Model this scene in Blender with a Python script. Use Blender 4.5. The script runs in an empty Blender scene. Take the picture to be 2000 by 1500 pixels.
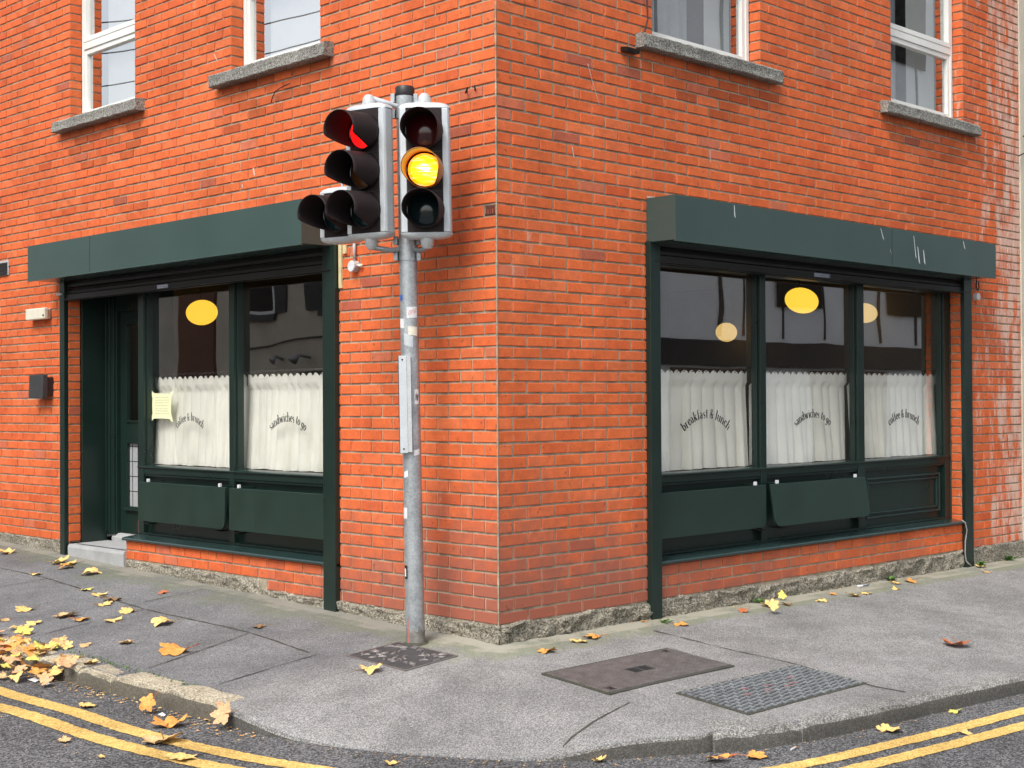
import bpy, bmesh, math, random
from mathutils import Vector, Matrix, noise
S2 = math.sqrt(2.0)
R_ = math.radians
scene = bpy.context.scene
COL = scene.collection
rng = random.Random(11)

# ------------------------------------------------------------------ camera
cam_d = bpy.data.cameras.new("camera")
cam = bpy.data.objects.new("camera", cam_d)
COL.objects.link(cam)
cam_d.sensor_width = 36.0
cam_d.lens = 2752.08 / 2000.0 * 36.0
cam_d.shift_x = -(1373.26 - 1000.0) / 2000.0
cam_d.shift_y = 0.0
cam_d.clip_start = 0.05
cam_d.clip_end = 500.0
_r = Vector((0.99771724, -0.06719919, -0.00667694))
_f = Vector((0.06726814, 0.99767752, 0.01070302))
_d = Vector((-0.0059422, 0.01112773, -0.99992043))
mw = Matrix(((_r.x, -_d.x, -_f.x), (_r.y, -_d.y, -_f.y), (_r.z, -_d.z, -_f.z))).to_4x4()
mw.translation = Vector((0.69462, -8.92254, 1.52824))
cam.matrix_world = mw
scene.camera = cam

# ------------------------------------------------------------------ world, sun, exposure
SUN_EL, SUN_AZ = R_(52), R_(205)     # azimuth clockwise from +Y
world = bpy.data.worlds.new("World")
scene.world = world
world.use_nodes = True
wn = world.node_tree
wn.nodes.clear()
wo = wn.nodes.new('ShaderNodeOutputWorld')
bg = wn.nodes.new('ShaderNodeBackground')
sky = wn.nodes.new('ShaderNodeTexSky')
hs = wn.nodes.new('ShaderNodeHueSaturation')
sky.sky_type = 'NISHITA'
sky.sun_disc = False
sky.sun_elevation = SUN_EL
sky.sun_rotation = SUN_AZ
sky.air_density = 1.2
sky.dust_density = 4.0
sky.ozone_density = 1.0
hs.inputs['Saturation'].default_value = 0.38
bg.inputs['Strength'].default_value = 0.135
wn.links.new(sky.outputs[0], hs.inputs['Color'])
wn.links.new(hs.outputs[0], bg.inputs['Color'])
wn.links.new(bg.outputs[0], wo.inputs['Surface'])
sun_d = bpy.data.lights.new("sun", 'SUN')
sun_d.energy = 1.35
sun_d.angle = R_(24)
sun_d.color = (1.0, 0.95, 0.88)
sun = bpy.data.objects.new("sun", sun_d)
COL.objects.link(sun)
sdir = Vector((math.sin(SUN_AZ) * math.cos(SUN_EL), math.cos(SUN_AZ) * math.cos(SUN_EL), math.sin(SUN_EL)))
sun.rotation_euler = sdir.to_track_quat('Z', 'Y').to_euler()
sun.location = sdir * 20
scene.view_settings.view_transform = 'Standard'
scene.view_settings.look = 'None'
scene.view_settings.gamma = 1.0
scene.view_settings.exposure = 0.86
scene.render.resolution_x, scene.render.resolution_y = 1024, 768

# ------------------------------------------------------------------ frames: u along a wall from the corner, w outwards, z up
dL, dR = Vector((-1, 1, 0)) / S2, Vector((1, 1, 0)) / S2
nL, nR = -dR, -dL
def FL(u, w, z): return dL * u + nL * w + Vector((0, 0, z))
def FR(u, w, z): return dR * u + nR * w + Vector((0, 0, z))
def FG(a, b, z): return dL * a + dR * b + Vector((0, 0, z))
def FW(x, y, z): return Vector((x, y, z))
def road_z(a, b):
    a = max(-9, min(9, a)); b = max(-9, min(9, b))
    return -.245 + .0156 * a - .0134 * b
def pav_h(a, b):
    k = .12
    m = max(-a, -b, 0.0)
    d = m + k * math.log(math.exp((-a - m) / k) + math.exp((-b - m) / k) + math.exp(-m / k))
    return .0275 * max(a, 0) - .008 * max(b, 0) - .08 * d + .08 * k * math.log(2)

# ------------------------------------------------------------------ materials
def new_mat(name):
    m = bpy.data.materials.new(name); m.use_nodes = True
    nt = m.node_tree; nt.nodes.clear()
    o = nt.nodes.new('ShaderNodeOutputMaterial')
    p = nt.nodes.new('ShaderNodeBsdfPrincipled')
    nt.links.new(p.outputs[0], o.inputs[0])
    return m, nt, p
def N(nt, t, **kw):
    n = nt.nodes.new(t)
    for k, v in kw.items():
        if k.startswith('i_'):
            key = k[2:]
            n.inputs[int(key) if key.isdigit() else key].default_value = v
        else: setattr(n, k, v)
    return n
def c4(c): return (c[0], c[1], c[2], 1.0)
def noise_node(nt, scale, detail=4, rough=.55, stretch=None):
    tc = N(nt, 'ShaderNodeTexCoord')
    n = N(nt, 'ShaderNodeTexNoise', i_Scale=scale, i_Detail=detail, i_Roughness=rough)
    if stretch:
        mp = N(nt, 'ShaderNodeMapping'); mp.inputs['Scale'].default_value = stretch
        nt.links.new(tc.outputs['Object'], mp.inputs[0]); nt.links.new(mp.outputs[0], n.inputs['Vector'])
    else:
        nt.links.new(tc.outputs['Object'], n.inputs['Vector'])
    return n
def ramp(nt, src, stops):
    r = N(nt, 'ShaderNodeValToRGB')
    e = r.color_ramp.elements
    while len(e) < len(stops): e.new(0.5)
    for i, (p, c) in enumerate(stops):
        e[i].position = p; e[i].color = c4(c) if not isinstance(c, (int, float)) else (c, c, c, 1)
    nt.links.new(src, r.inputs[0]); return r
def mix(nt, a, b, fac, mode='MIX'):
    m = N(nt, 'ShaderNodeMixRGB', blend_type=mode)
    for s, i in ((fac, 0), (a, 1), (b, 2)):
        if isinstance(s, (int, float)): m.inputs[i].default_value = s if i == 0 else (s, s, s, 1)
        elif isinstance(s, tuple): m.inputs[i].default_value = c4(s)
        else: nt.links.new(s, m.inputs[i])
    return m.outputs[0]
def bump(nt, p, src, strength=.3, dist=.01):
    b = N(nt, 'ShaderNodeBump', i_Strength=strength, i_Distance=dist)
    nt.links.new(src, b.inputs['Height']); nt.links.new(b.outputs[0], p.inputs['Normal'])
    return b
def simple(name, col, rough=.5, var=.15, scale=8, bscale=120, bs=.1, metal=0., coat=0., spec=.5, fine=.1):
    m, nt, p = new_mat(name)
    n1 = noise_node(nt, scale, 5)
    n2 = noise_node(nt, bscale, 3)
    lo = tuple(c * (1 - var) for c in col); hi = tuple(min(1, c * (1 + var)) for c in col)
    r = ramp(nt, n1.outputs[0], [(.3, lo), (.7, hi)])
    r2 = ramp(nt, n2.outputs[0], [(.3, 1 - fine), (.7, 1 + fine)])
    nt.links.new(mix(nt, r.outputs[0], r2.outputs[0], 1.0, 'MULTIPLY'), p.inputs['Base Color'])
    rr = ramp(nt, n1.outputs[0], [(.3, max(0, rough - .03)), (.7, min(1, rough + .03))])
    nt.links.new(rr.outputs[0], p.inputs['Roughness'])
    p.inputs['Metallic'].default_value = metal
    p.inputs['Coat Weight'].default_value = coat
    p.inputs['Specular IOR Level'].default_value = spec
    bump(nt, p, n2.outputs[0], bs, .002)
    return m
def attr_mat(name, rough, bs=.3, bscale=90, stain=False):
    m, nt, p = new_mat(name)
    at = N(nt, 'ShaderNodeVertexColor', layer_name='Col')
    n1 = noise_node(nt, 14, 6, .65)
    n2 = noise_node(nt, bscale, 4, .6)
    n3 = noise_node(nt, 1.5, 7, .68)
    c = mix(nt, at.outputs[0], ramp(nt, n1.outputs[0], [(.25, .80), (.75, 1.16)]).outputs[0], 1.0, 'MULTIPLY')
    c = mix(nt, c, ramp(nt, n2.outputs[0], [(.28, .72), (.45, 1.0), (.75, 1.1)]).outputs[0], 1.0, 'MULTIPLY')
    c = mix(nt, c, ramp(nt, n3.outputs[0], [(.28, .72), (.66, 1.08)]).outputs[0], 1.0, 'MULTIPLY')
    if stain:
        tc = N(nt, 'ShaderNodeTexCoord'); sp = N(nt, 'ShaderNodeSeparateXYZ')
        nt.links.new(tc.outputs['Object'], sp.inputs[0])
        def lin(kx, ky, kz, c0):
            e1 = N(nt, 'ShaderNodeMath', operation='MULTIPLY'); nt.links.new(sp.outputs[0], e1.inputs[0]); e1.inputs[1].default_value = kx
            e2 = N(nt, 'ShaderNodeMath', operation='MULTIPLY_ADD'); nt.links.new(sp.outputs[1], e2.inputs[0]); e2.inputs[1].default_value = ky; nt.links.new(e1.outputs[0], e2.inputs[2])
            e3 = N(nt, 'ShaderNodeMath', operation='MULTIPLY_ADD'); nt.links.new(sp.outputs[2], e3.inputs[0]); e3.inputs[1].default_value = kz; nt.links.new(e2.outputs[0], e3.inputs[2])
            e4 = N(nt, 'ShaderNodeMath', operation='ADD', use_clamp=False); nt.links.new(e3.outputs[0], e4.inputs[0]); e4.inputs[1].default_value = c0
            return e4.outputs[0]
        b_ = lin(1 / S2, 1 / S2, 0, 0)
        # white salt blooming through the bricks at the far end of the right wall, in vertical runs
        ns = noise_node(nt, 9, 5, .7, (1.0, 1.0, .28))
        mr = N(nt, 'ShaderNodeMapRange'); mr.inputs[1].default_value = 5.45; mr.inputs[2].default_value = 6.6
        nt.links.new(b_, mr.inputs[0])
        am = N(nt, 'ShaderNodeMath', operation='MULTIPLY_ADD'); nt.links.new(mr.outputs[0], am.inputs[0]); am.inputs[1].default_value = .27
        nt.links.new(ns.outputs[0], am.inputs[2])
        rs = ramp(nt, am.outputs[0], [(.66, 0.), (.80, .75)])
        c = mix(nt, c, (.62, .5, .42), rs.outputs[0])
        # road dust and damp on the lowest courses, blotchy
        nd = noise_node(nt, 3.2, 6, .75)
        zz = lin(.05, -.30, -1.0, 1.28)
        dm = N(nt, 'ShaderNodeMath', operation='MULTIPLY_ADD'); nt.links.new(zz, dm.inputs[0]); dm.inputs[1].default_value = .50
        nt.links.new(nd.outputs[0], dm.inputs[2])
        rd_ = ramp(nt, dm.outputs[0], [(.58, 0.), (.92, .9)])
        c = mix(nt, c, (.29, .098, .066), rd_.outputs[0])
        # small spalls, soot spots
        nv = noise_node(nt, 31, 2, .5)
        c = mix(nt, c, (.16, .06, .035), ramp(nt, nv.outputs[0], [(.67, 0.), (.73, .7)]).outputs[0])
        # pale lime runs
        nw = noise_node(nt, 11, 3, .6, (1.6, 1.6, .25))
        c = mix(nt, c, (.62, .42, .33), ramp(nt, nw.outputs[0], [(.70, 0.), (.78, .55)]).outputs[0])
    nt.links.new(c, p.inputs['Base Color'])
    p.inputs['Roughness'].default_value = rough
    p.inputs['Specular IOR Level'].default_value = .3
    h = N(nt, 'ShaderNodeMath', operation='MULTIPLY_ADD')
    nt.links.new(n1.outputs[0], h.inputs[0]); h.inputs[1].default_value = .6; nt.links.new(n2.outputs[0], h.inputs[2])
    bump(nt, p, h.outputs[0], bs, .006)
    return m
def glass_mat(name, tint=(.93, .96, .94), ior=1.75, wob=.0):
    m = bpy.data.materials.new(name); m.use_nodes = True
    nt = m.node_tree; nt.nodes.clear()
    o = nt.nodes.new('ShaderNodeOutputMaterial')
    tr = N(nt, 'ShaderNodeBsdfTransparent'); tr.inputs[0].default_value = c4(tint)
    gl = N(nt, 'ShaderNodeBsdfGlossy'); gl.inputs['Roughness'].default_value = .0
    gl.inputs['Color'].default_value = (1, 1, 1, 1)
    ge = N(nt, 'ShaderNodeNewGeometry'); dt = N(nt, 'ShaderNodeVectorMath', operation='DOT_PRODUCT')
    nt.links.new(ge.outputs['Incoming'], dt.inputs[0]); nt.links.new(ge.outputs['True Normal'], dt.inputs[1])
    ab = N(nt, 'ShaderNodeMath', operation='ABSOLUTE'); nt.links.new(dt.outputs['Value'], ab.inputs[0])
    om = N(nt, 'ShaderNodeMath', operation='SUBTRACT'); om.inputs[0].default_value = 1.0; nt.links.new(ab.outputs[0], om.inputs[1])
    pw = N(nt, 'ShaderNodeMath', operation='POWER'); nt.links.new(om.outputs[0], pw.inputs[0]); pw.inputs[1].default_value = 4.0
    fr = N(nt, 'ShaderNodeMath', operation='MULTIPLY_ADD'); nt.links.new(pw.outputs[0], fr.inputs[0]); fr.inputs[1].default_value = 1 - ior; fr.inputs[2].default_value = ior
    mx = N(nt, 'ShaderNodeMixShader')
    nt.links.new(fr.outputs[0], mx.inputs[0]); nt.links.new(tr.outputs[0], mx.inputs[1]); nt.links.new(gl.outputs[0], mx.inputs[2])
    if wob:
        n = noise_node(nt, 1.7, 1, .4)
        b = N(nt, 'ShaderNodeBump', i_Strength=1.0, i_Distance=wob); nt.links.new(n.outputs[0], b.inputs['Height'])
        nt.links.new(b.outputs[0], gl.inputs['Normal'])
    nt.links.new(mx.outputs[0], o.inputs[0]); return m
def emis(name, col, s, rough=.3, base=None):
    m, nt, p = new_mat(name)
    p.inputs['Base Color'].default_value = c4(base or col); p.inputs['Roughness'].default_value = rough
    p.inputs['Emission Color'].default_value = c4(col); p.inputs['Emission Strength'].default_value = s
    return m
def ground_mat(name, base, speck_hi, speck_lo, scale=110, patch=None, bs=.5, moss=False, dirt=False):
    m, nt, p = new_mat(name)
    tc = N(nt, 'ShaderNodeTexCoord')
    v = N(nt, 'ShaderNodeTexVoronoi', i_Scale=scale); nt.links.new(tc.outputs['Object'], v.inputs['Vector'])
    bw = N(nt, 'ShaderNodeRGBToBW'); nt.links.new(v.outputs['Color'], bw.inputs[0])
    st = ramp(nt, bw.outputs[0], [(.2, speck_lo), (.5, base), (.8, speck_hi)])
    n1 = noise_node(nt, 1.4, 5, .6); n2 = noise_node(nt, 110, 4, .7); n3 = noise_node(nt, 6, 5, .65)
    c = mix(nt, st.outputs[0], ramp(nt, n1.outputs[0], [(.3, .70), (.62, 1.08)]).outputs[0], 1.0, 'MULTIPLY')
    c = mix(nt, c, ramp(nt, n3.outputs[0], [(.3, .86), (.7, 1.1)]).outputs[0], 1.0, 'MULTIPLY')
    c = mix(nt, c, ramp(nt, n2.outputs[0], [(.3, .72), (.7, 1.25)]).outputs[0], 1.0, 'MULTIPLY')
    if moss:
        at = N(nt, 'ShaderNodeVertexColor', layer_name='Col')
        nm = noise_node(nt, 2.6, 6, .7)
        sp = N(nt, 'ShaderNodeSeparateColor'); nt.links.new(at.outputs[0], sp.inputs[0])
        def band(ch, col, lo, hi, k, cc):
            a = N(nt, 'ShaderNodeMath', operation='MULTIPLY_ADD')
            nt.links.new(sp.outputs[ch], a.inputs[0]); a.inputs[1].default_value = k; nt.links.new(nm.outputs[0], a.inputs[2])
            return mix(nt, cc, col, ramp(nt, a.outputs[0], [(lo, 0.), (hi, .62)]).outputs[0])
        c = band(1, (.20, .225, .135), .82, 1.1, .55, c)      # algae near the wall
        c = band(0, (.40, .375, .32), .85, 1.12, .5, c)      # pale lime/dust streak at the wall foot
        c = mix(nt, c, (.72, .735, .77), ramp(nt, sp.outputs[2], [(.0, 0.), (1., 1.)]).outputs[0], 'MULTIPLY')   # older, darker flags beside the left street
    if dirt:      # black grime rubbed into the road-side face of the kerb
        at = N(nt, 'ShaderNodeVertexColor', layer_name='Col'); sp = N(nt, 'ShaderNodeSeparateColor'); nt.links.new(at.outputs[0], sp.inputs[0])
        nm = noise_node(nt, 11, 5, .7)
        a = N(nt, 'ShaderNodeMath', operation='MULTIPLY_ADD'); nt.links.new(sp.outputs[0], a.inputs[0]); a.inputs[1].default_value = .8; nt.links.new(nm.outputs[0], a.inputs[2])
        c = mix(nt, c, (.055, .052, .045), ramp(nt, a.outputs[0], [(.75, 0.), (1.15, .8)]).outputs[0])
    # chewing gum / grit spots
    v2 = N(nt, 'ShaderNodeTexVoronoi', i_Scale=5.0, i_Randomness=1.0); nt.links.new(tc.outputs['Object'], v2.inputs['Vector'])
    c = mix(nt, c, speck_hi, ramp(nt, v2.outputs['Distance'], [(.035, .6), (.06, 0.)]).outputs[0])
    nt.links.new(c, p.inputs['Base Color'])
    p.inputs['Roughness'].default_value = .88
    p.inputs['Specular IOR Level'].default_value = .25
    h = N(nt, 'ShaderNodeMath', operation='MULTIPLY_ADD'); nt.links.new(v.outputs['Distance'], h.inputs[0]); h.inputs[1].default_value = .8
    nt.links.new(n2.outputs[0], h.inputs[2])
    bump(nt, p, h.outputs[0], bs, .006)
    return m

M = {}
M['brick'] = attr_mat('brick', .85, .35, 110, stain=True)
M['mortar'] = simple('mortar', (.33, .285, .21), .95, .4, 9, 160, .6, fine=.3)
M['mortar_pale'] = simple('pale lime smear', (.52, .44, .38), .95, .2, 30, 120, .4)
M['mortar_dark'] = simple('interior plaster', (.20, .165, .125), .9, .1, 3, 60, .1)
M['green'] = simple('dark green gloss paint', (.008, .021, .017), .30, .10, 5, 200, .04, spec=.5, fine=.06)
M['green_box'] = simple('dark green satin metal paint', (.040, .072, .066), .24, .05, 1.6, 300, .05, spec=.6, fine=.06)
M['green_sill'] = simple('dark green gloss sill paint', (.018, .038, .036), .22, .1, 5, 200, .04)
M['green_flat'] = simple('dark green board paint', (.009, .026, .019), .42, .14, 4, 240, .08, fine=.08)
M['shutter'] = simple('dark shutter steel', (.02, .02, .02), .4, .2, 5, 200, .05, metal=.3)
M['granite'] = ground_mat('granite', (.22, .215, .195), (.38, .375, .34), (.09, .088, .08), 150, bs=.5)
M['plinth'] = ground_mat('rough plinth', (.27, .25, .20), (.42, .39, .32), (.12, .105, .08), 100, bs=1.0)
M['pav'] = ground_mat('footpath asphalt', (.222, .222, .220), (.36, .355, .35), (.13, .13, .13), 190, bs=.45, moss=True)
M['road'] = ground_mat('road asphalt', (.092, .094, .098), (.22, .22, .225), (.028, .028, .03), 120, bs=.7)
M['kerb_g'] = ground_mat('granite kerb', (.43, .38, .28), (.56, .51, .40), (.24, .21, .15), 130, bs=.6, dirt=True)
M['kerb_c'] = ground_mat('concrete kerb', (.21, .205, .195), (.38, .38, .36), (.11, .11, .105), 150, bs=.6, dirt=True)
M['joint'] = simple('joint dirt', (.055, .055, .04), .95, .3, 20, 80, .4)
M['yellow'] = ground_mat('yellow road paint', (.66, .42, .115), (.76, .54, .20), (.42, .28, .09), 120, bs=.4)
M['upvc'] = simple('white window plastic', (.72, .73, .70), .35, .06, 4, 200, .02, fine=.03)
M['glass'] = glass_mat('shop glass', (.97, .985, .98), .25, .0012)
M['glass_up'] = glass_mat('upper window glass', (.9, .93, .94), .40, .0006)
M['glass_sky'] = glass_mat('window glass facing the open sky', (.95, .96, .96), .64, .0005)
M['steel'] = simple('galvanised steel', (.36, .39, .41), .45, .22, 9, 70, .12, metal=.55, fine=.2)
M['polefoot_shade'] = simple('brown painted shade on steel', (.17, .16, .145), .75, .4, 20, 70, .3)
M['alu'] = simple('pale grey aluminium', (.50, .54, .57), .4, .08, 6, 150, .04, metal=.25)
M['black'] = simple('black plastic', (.014, .012, .014), .45, .2, 12, 120, .1)
M['visor'] = simple('brown black visor', (.020, .013, .014), .72, .2, 12, 160, .08, spec=.25)
M['red_unlit'] = simple('unlit red lens', (.07, .006, .008), .15, .1, 20, 60, .1, coat=.5)
M['amb_unlit'] = simple('unlit amber lens', (.09, .035, .01), .15, .1, 20, 60, .1, coat=.5)
M['grn_unlit'] = simple('unlit green lens', (.008, .022, .024), .15, .1, 20, 60, .1, coat=.5)
M['red_lit'] = emis('lit red lens', (1.0, .006, .006), .95)
def amber_mat():
    m, nt, p = new_mat('lit amber lens')
    n = noise_node(nt, 30, 2, .5, (.3, .3, 2.2))
    r = ramp(nt, n.outputs[0], [(.35, (1.0, .54, .0)), (.54, (1.0, .72, .01)), (.74, (1.0, .92, .25))])
    p.inputs['Base Color'].default_value = (.6, .3, .02, 1)
    at = N(nt, 'ShaderNodeVertexColor', layer_name='Col')
    nt.links.new(mix(nt, r.outputs[0], at.outputs[0], 1.0, 'MULTIPLY'), p.inputs['Emission Color']); p.inputs['Emission Strength'].default_value = 1.5
    return m
M['amb_lit'] = amber_mat()
M['visor_amb'] = simple('visor with amber glow painted in', (.42, .15, .012), .4, .2, 30, 120, .2)  # amber lens light put into the visor's base colour
M['lamp'] = emis('glowing pendant glass', (1.0, .56, .045), .92, base=(.8, .6, .3))
M['lamp_far'] = emis('dimmer pendant glass', (1.0, .66, .22), .50, base=(.5, .4, .25))
M['linen'] = simple('unbleached linen', (.90, .885, .81), .9, .06, 4, 260, .2, fine=.05)
M['rod'] = simple('dark bronze', (.03, .026, .024), .4, .2, 20, 80, .1, metal=.6)
M['ink'] = simple('black vinyl', (.012, .012, .012), .5, .1, 10, 50, .02)
M['paper'] = simple('yellow paper', (.72, .74, .46), .9, .05, 20, 90, .05)
M['paper_ink'] = simple('faint pencil', (.42, .42, .26), .9, .05, 20, 90, .05)
M['cream'] = simple('cream plastic', (.66, .63, .52), .5, .05, 8, 80, .03)
M['grey_pl'] = simple('pale grey plastic', (.42, .44, .45), .5, .08, 10, 80, .05)
M['step'] = simple('grey painted concrete', (.33, .34, .345), .75, .12, 7, 90, .4, fine=.12)
M['darkgrey'] = simple('slate grey board', (.035, .035, .038), .6, .2, 8, 80, .2)
M['coverbase'] = simple('dark cover recess', (.045, .045, .046), .8, .3, 14, 90, .3)  # recess floor darker than the raised pattern, for contrast
M['castiron'] = simple('worn cast iron', (.165, .152, .148), .5, .25, 14, 90, .4, metal=.35, fine=.2)
M['grip'] = simple('blue grey steel plate', (.24, .26, .275), .5, .25, 10, 90, .3, metal=.3, fine=.2)
M['pinkmark'] = simple('faded red marker', (.30, .13, .14), .8, .2, 10, 90, .1)
M['render'] = simple('cream house render', (.55, .50, .40), .9, .12, 2, 60, .3)
M['cablew'] = simple('white cable', (.30, .28, .27), .6, .1, 10, 50, .05)
M['wood'] = simple('raw yellow timber', (.58, .50, .28), .8, .2, 12, 60, .2)
M['bluelabel'] = simple('blue white label', (.20, .22, .34), .5, .5, 120, 60, .05)
M['white'] = simple('white sticker', (.62, .64, .66), .5, .1, 14, 60, .05)
M['redink'] = simple('red ink', (.55, .10, .08), .6, .1, 14, 60, .05)
M['blueink'] = simple('blue tape', (.02, .12, .45), .5, .1, 14, 60, .05)
M['weed'] = simple('weed leaf', (.07, .15, .03), .7, .3, 20, 60, .1)
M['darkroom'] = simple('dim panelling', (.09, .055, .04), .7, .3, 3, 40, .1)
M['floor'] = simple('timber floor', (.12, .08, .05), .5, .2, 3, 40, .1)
M['door_glass'] = glass_mat('door glass', (.6, .62, .6), .08)
M['frost'] = simple('frosted film', (.34, .36, .37), .35, .05, 6, 60, .03)
M['soot'] = simple('black slot', (.008, .008, .008), .9, .1, 10, 50, .02)
LEAFC = {'y': (.70, .48, .17), 'g': (.60, .54, .12), 'o': (.66, .30, .07), 'r': (.42, .13, .05), 't': (.55, .36, .17), 'b': (.24, .14, .06), 'p': (.58, .33, .17)}
LEAFN = {'y': 'yellow', 'g': 'yellow green', 'o': 'orange', 'r': 'reddish brown', 't': 'tan', 'b': 'brown', 'p': 'pinkish tan'}
for k, c in LEAFC.items():
    M['leaf_' + k] = simple('dry leaf ' + LEAFN[k], c, .65, .35, 16, 60, .5, fine=.15)

# ------------------------------------------------------------------ mesh builder
class MB:
    def __init__(s, F=FW): s.v = []; s.f = []; s.m = []; s.c = []; s.F = F; s.mats = []
    def mi(s, name):
        if name not in s.mats: s.mats.append(name)
        return s.mats.index(name)
    def quad(s, pts, mat, col=(1, 1, 1), raw=False):
        i0 = len(s.v)
        s.v += [p if raw else s.F(*p) for p in pts]
        s.f.append(tuple(range(i0, i0 + len(pts)))); s.m.append(s.mi(mat)); s.c.append(col)
    def box(s, u0, u1, w0, w1, z0, z1, mat, col=(1, 1, 1)):
        i = len(s.v); F = s.F
        for z in (z0, z1):
            for w in (w0, w1):
                for u in (u0, u1): s.v.append(F(u, w, z))
        for q in ((0, 1, 3, 2), (4, 6, 7, 5), (0, 4, 5, 1), (2, 3, 7, 6), (0, 2, 6, 4), (1, 5, 7, 3)):
            s.f.append(tuple(i + k for k in q)); s.m.append(s.mi(mat)); s.c.append(col)
    def prism(s, prof, u0, u1, mat, col=(1, 1, 1), ends=True):
        """profile of (w, z) swept along u"""
        i = len(s.v); n = len(prof)
        for u in (u0, u1):
            for (w, z) in prof: s.v.append(s.F(u, w, z))
        for k in range(n):
            k2 = (k + 1) % n
            s.f.append((i + k, i + k2, i + n + k2, i + n + k)); s.m.append(s.mi(mat)); s.c.append(col)
        if ends:
            s.f.append(tuple(i + k for k in range(n))); s.m.append(s.mi(mat)); s.c.append(col)
            s.f.append(tuple(i + n + k for k in range(n))[::-1]); s.m.append(s.mi(mat)); s.c.append(col)
    def tube(s, path, r, mat, n=10, cap=True, raw=True, col=(1, 1, 1)):
        P = [Vector(p) if raw else s.F(*p) for p in path]
        rs = r if isinstance(r, (list, tuple)) else [r] * len(P)
        i0 = len(s.v); up = None
        for k, p in enumerate(P):
            t = (P[min(k + 1, len(P) - 1)] - P[max(k - 1, 0)]).normalized()
            if up is None:
                up = Vector((0, 0, 1)) if abs(t.z) < .9 else Vector((1, 0, 0))
            a = t.cross(up).normalized(); b = a.cross(t).normalized(); up = b
            for j in range(n):
                th = 2 * math.pi * j / n
                s.v.append(p + (a * math.cos(th) + b * math.sin(th)) * rs[k])
        for k in range(len(P) - 1):
            for j in range(n):
                j2 = (j + 1) % n
                s.f.append((i0 + k * n + j, i0 + k * n + j2, i0 + (k + 1) * n + j2, i0 + (k + 1) * n + j)); s.m.append(s.mi(mat)); s.c.append(col)
        if cap:
            for k in (0, len(P) - 1):
                q = tuple(i0 + k * n + j for j in range(n))
                s.f.append(q if k else q[::-1]); s.m.append(s.mi(mat)); s.c.append(col)
    def grid(s, fn, nu, nv, mat, col=None, closed=False):
        """fn(i, j) -> world point"""
        i0 = len(s.v)
        for i in range(nu):
            for j in range(nv): s.v.append(Vector(fn(i, j)))
        for i in range(nu - (0 if closed else 1)):
            i2 = (i + 1) % nu
            for j in range(nv - 1):
                s.f.append((i0 + i * nv + j, i0 + i2 * nv + j, i0 + i2 * nv + j + 1, i0 + i * nv + j + 1)); s.m.append(s.mi(mat))
                s.c.append(col(i, j) if callable(col) else (col or (1, 1, 1)))
    def build(s, name, parent=None, origin=None, bevel=0, smooth=False, recalc=True, seg=2, auto=None):
        me = bpy.data.meshes.new(name)
        org = Vector(origin) if origin is not None else (world_org(parent) if parent else Vector((0, 0, 0)))
        me.from_pydata([tuple(v - org) for v in s.v], [], s.f)
        for mname in s.mats: me.materials.append(M[mname])
        me.polygons.foreach_set('material_index', s.m)
        ca = me.color_attributes.new('Col', 'FLOAT_COLOR', 'CORNER')
        vals = []
        for p, c in zip(me.polygons, s.c): vals += [c[0], c[1], c[2], 1.0] * p.loop_total
        ca.data.foreach_set('color', vals)
        if recalc:
            bm = bmesh.new(); bm.from_mesh(me)
            bmesh.ops.recalc_face_normals(bm, faces=bm.faces); bm.to_mesh(me); bm.free()
        if smooth: me.polygons.foreach_set('use_smooth', [True] * len(me.polygons))
        me.update()
        o = bpy.data.objects.new(name, me); COL.objects.link(o)
        if parent: o.parent = parent; o.location = org - world_org(parent)
        else: o.location = org
        if bevel:
            b = o.modifiers.new('bevel', 'BEVEL'); b.width = bevel; b.segments = seg; b.limit_method = 'ANGLE'; b.angle_limit = R_(40)
        if auto:
            try:
                me.polygons.foreach_set('use_smooth', [True] * len(me.polygons))
                bm = bmesh.new(); bm.from_mesh(me)
                for e in bm.edges:
                    if len(e.link_faces) == 2 and e.calc_face_angle(0) > R_(auto): e.smooth = False
                bm.to_mesh(me); bm.free()
            except Exception as ex: print('auto', ex)
        return o
def world_org(o):
    v = Vector((0, 0, 0))
    while o is not None: v = v + o.location; o = o.parent
    return v
def thing(name, label, cat, loc=(0, 0, 0), group=None):
    o = bpy.data.objects.new(name, None); COL.objects.link(o); o.location = loc; o.empty_display_size = .1
    o['label'] = label; o['category'] = cat
    if group: o['group'] = group
    return o
def tag(o, label, cat, group=None):
    o['label'] = label; o['category'] = cat
    if group: o['group'] = group
    return o
def struct(o): o['kind'] = 'structure'; return o

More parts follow.
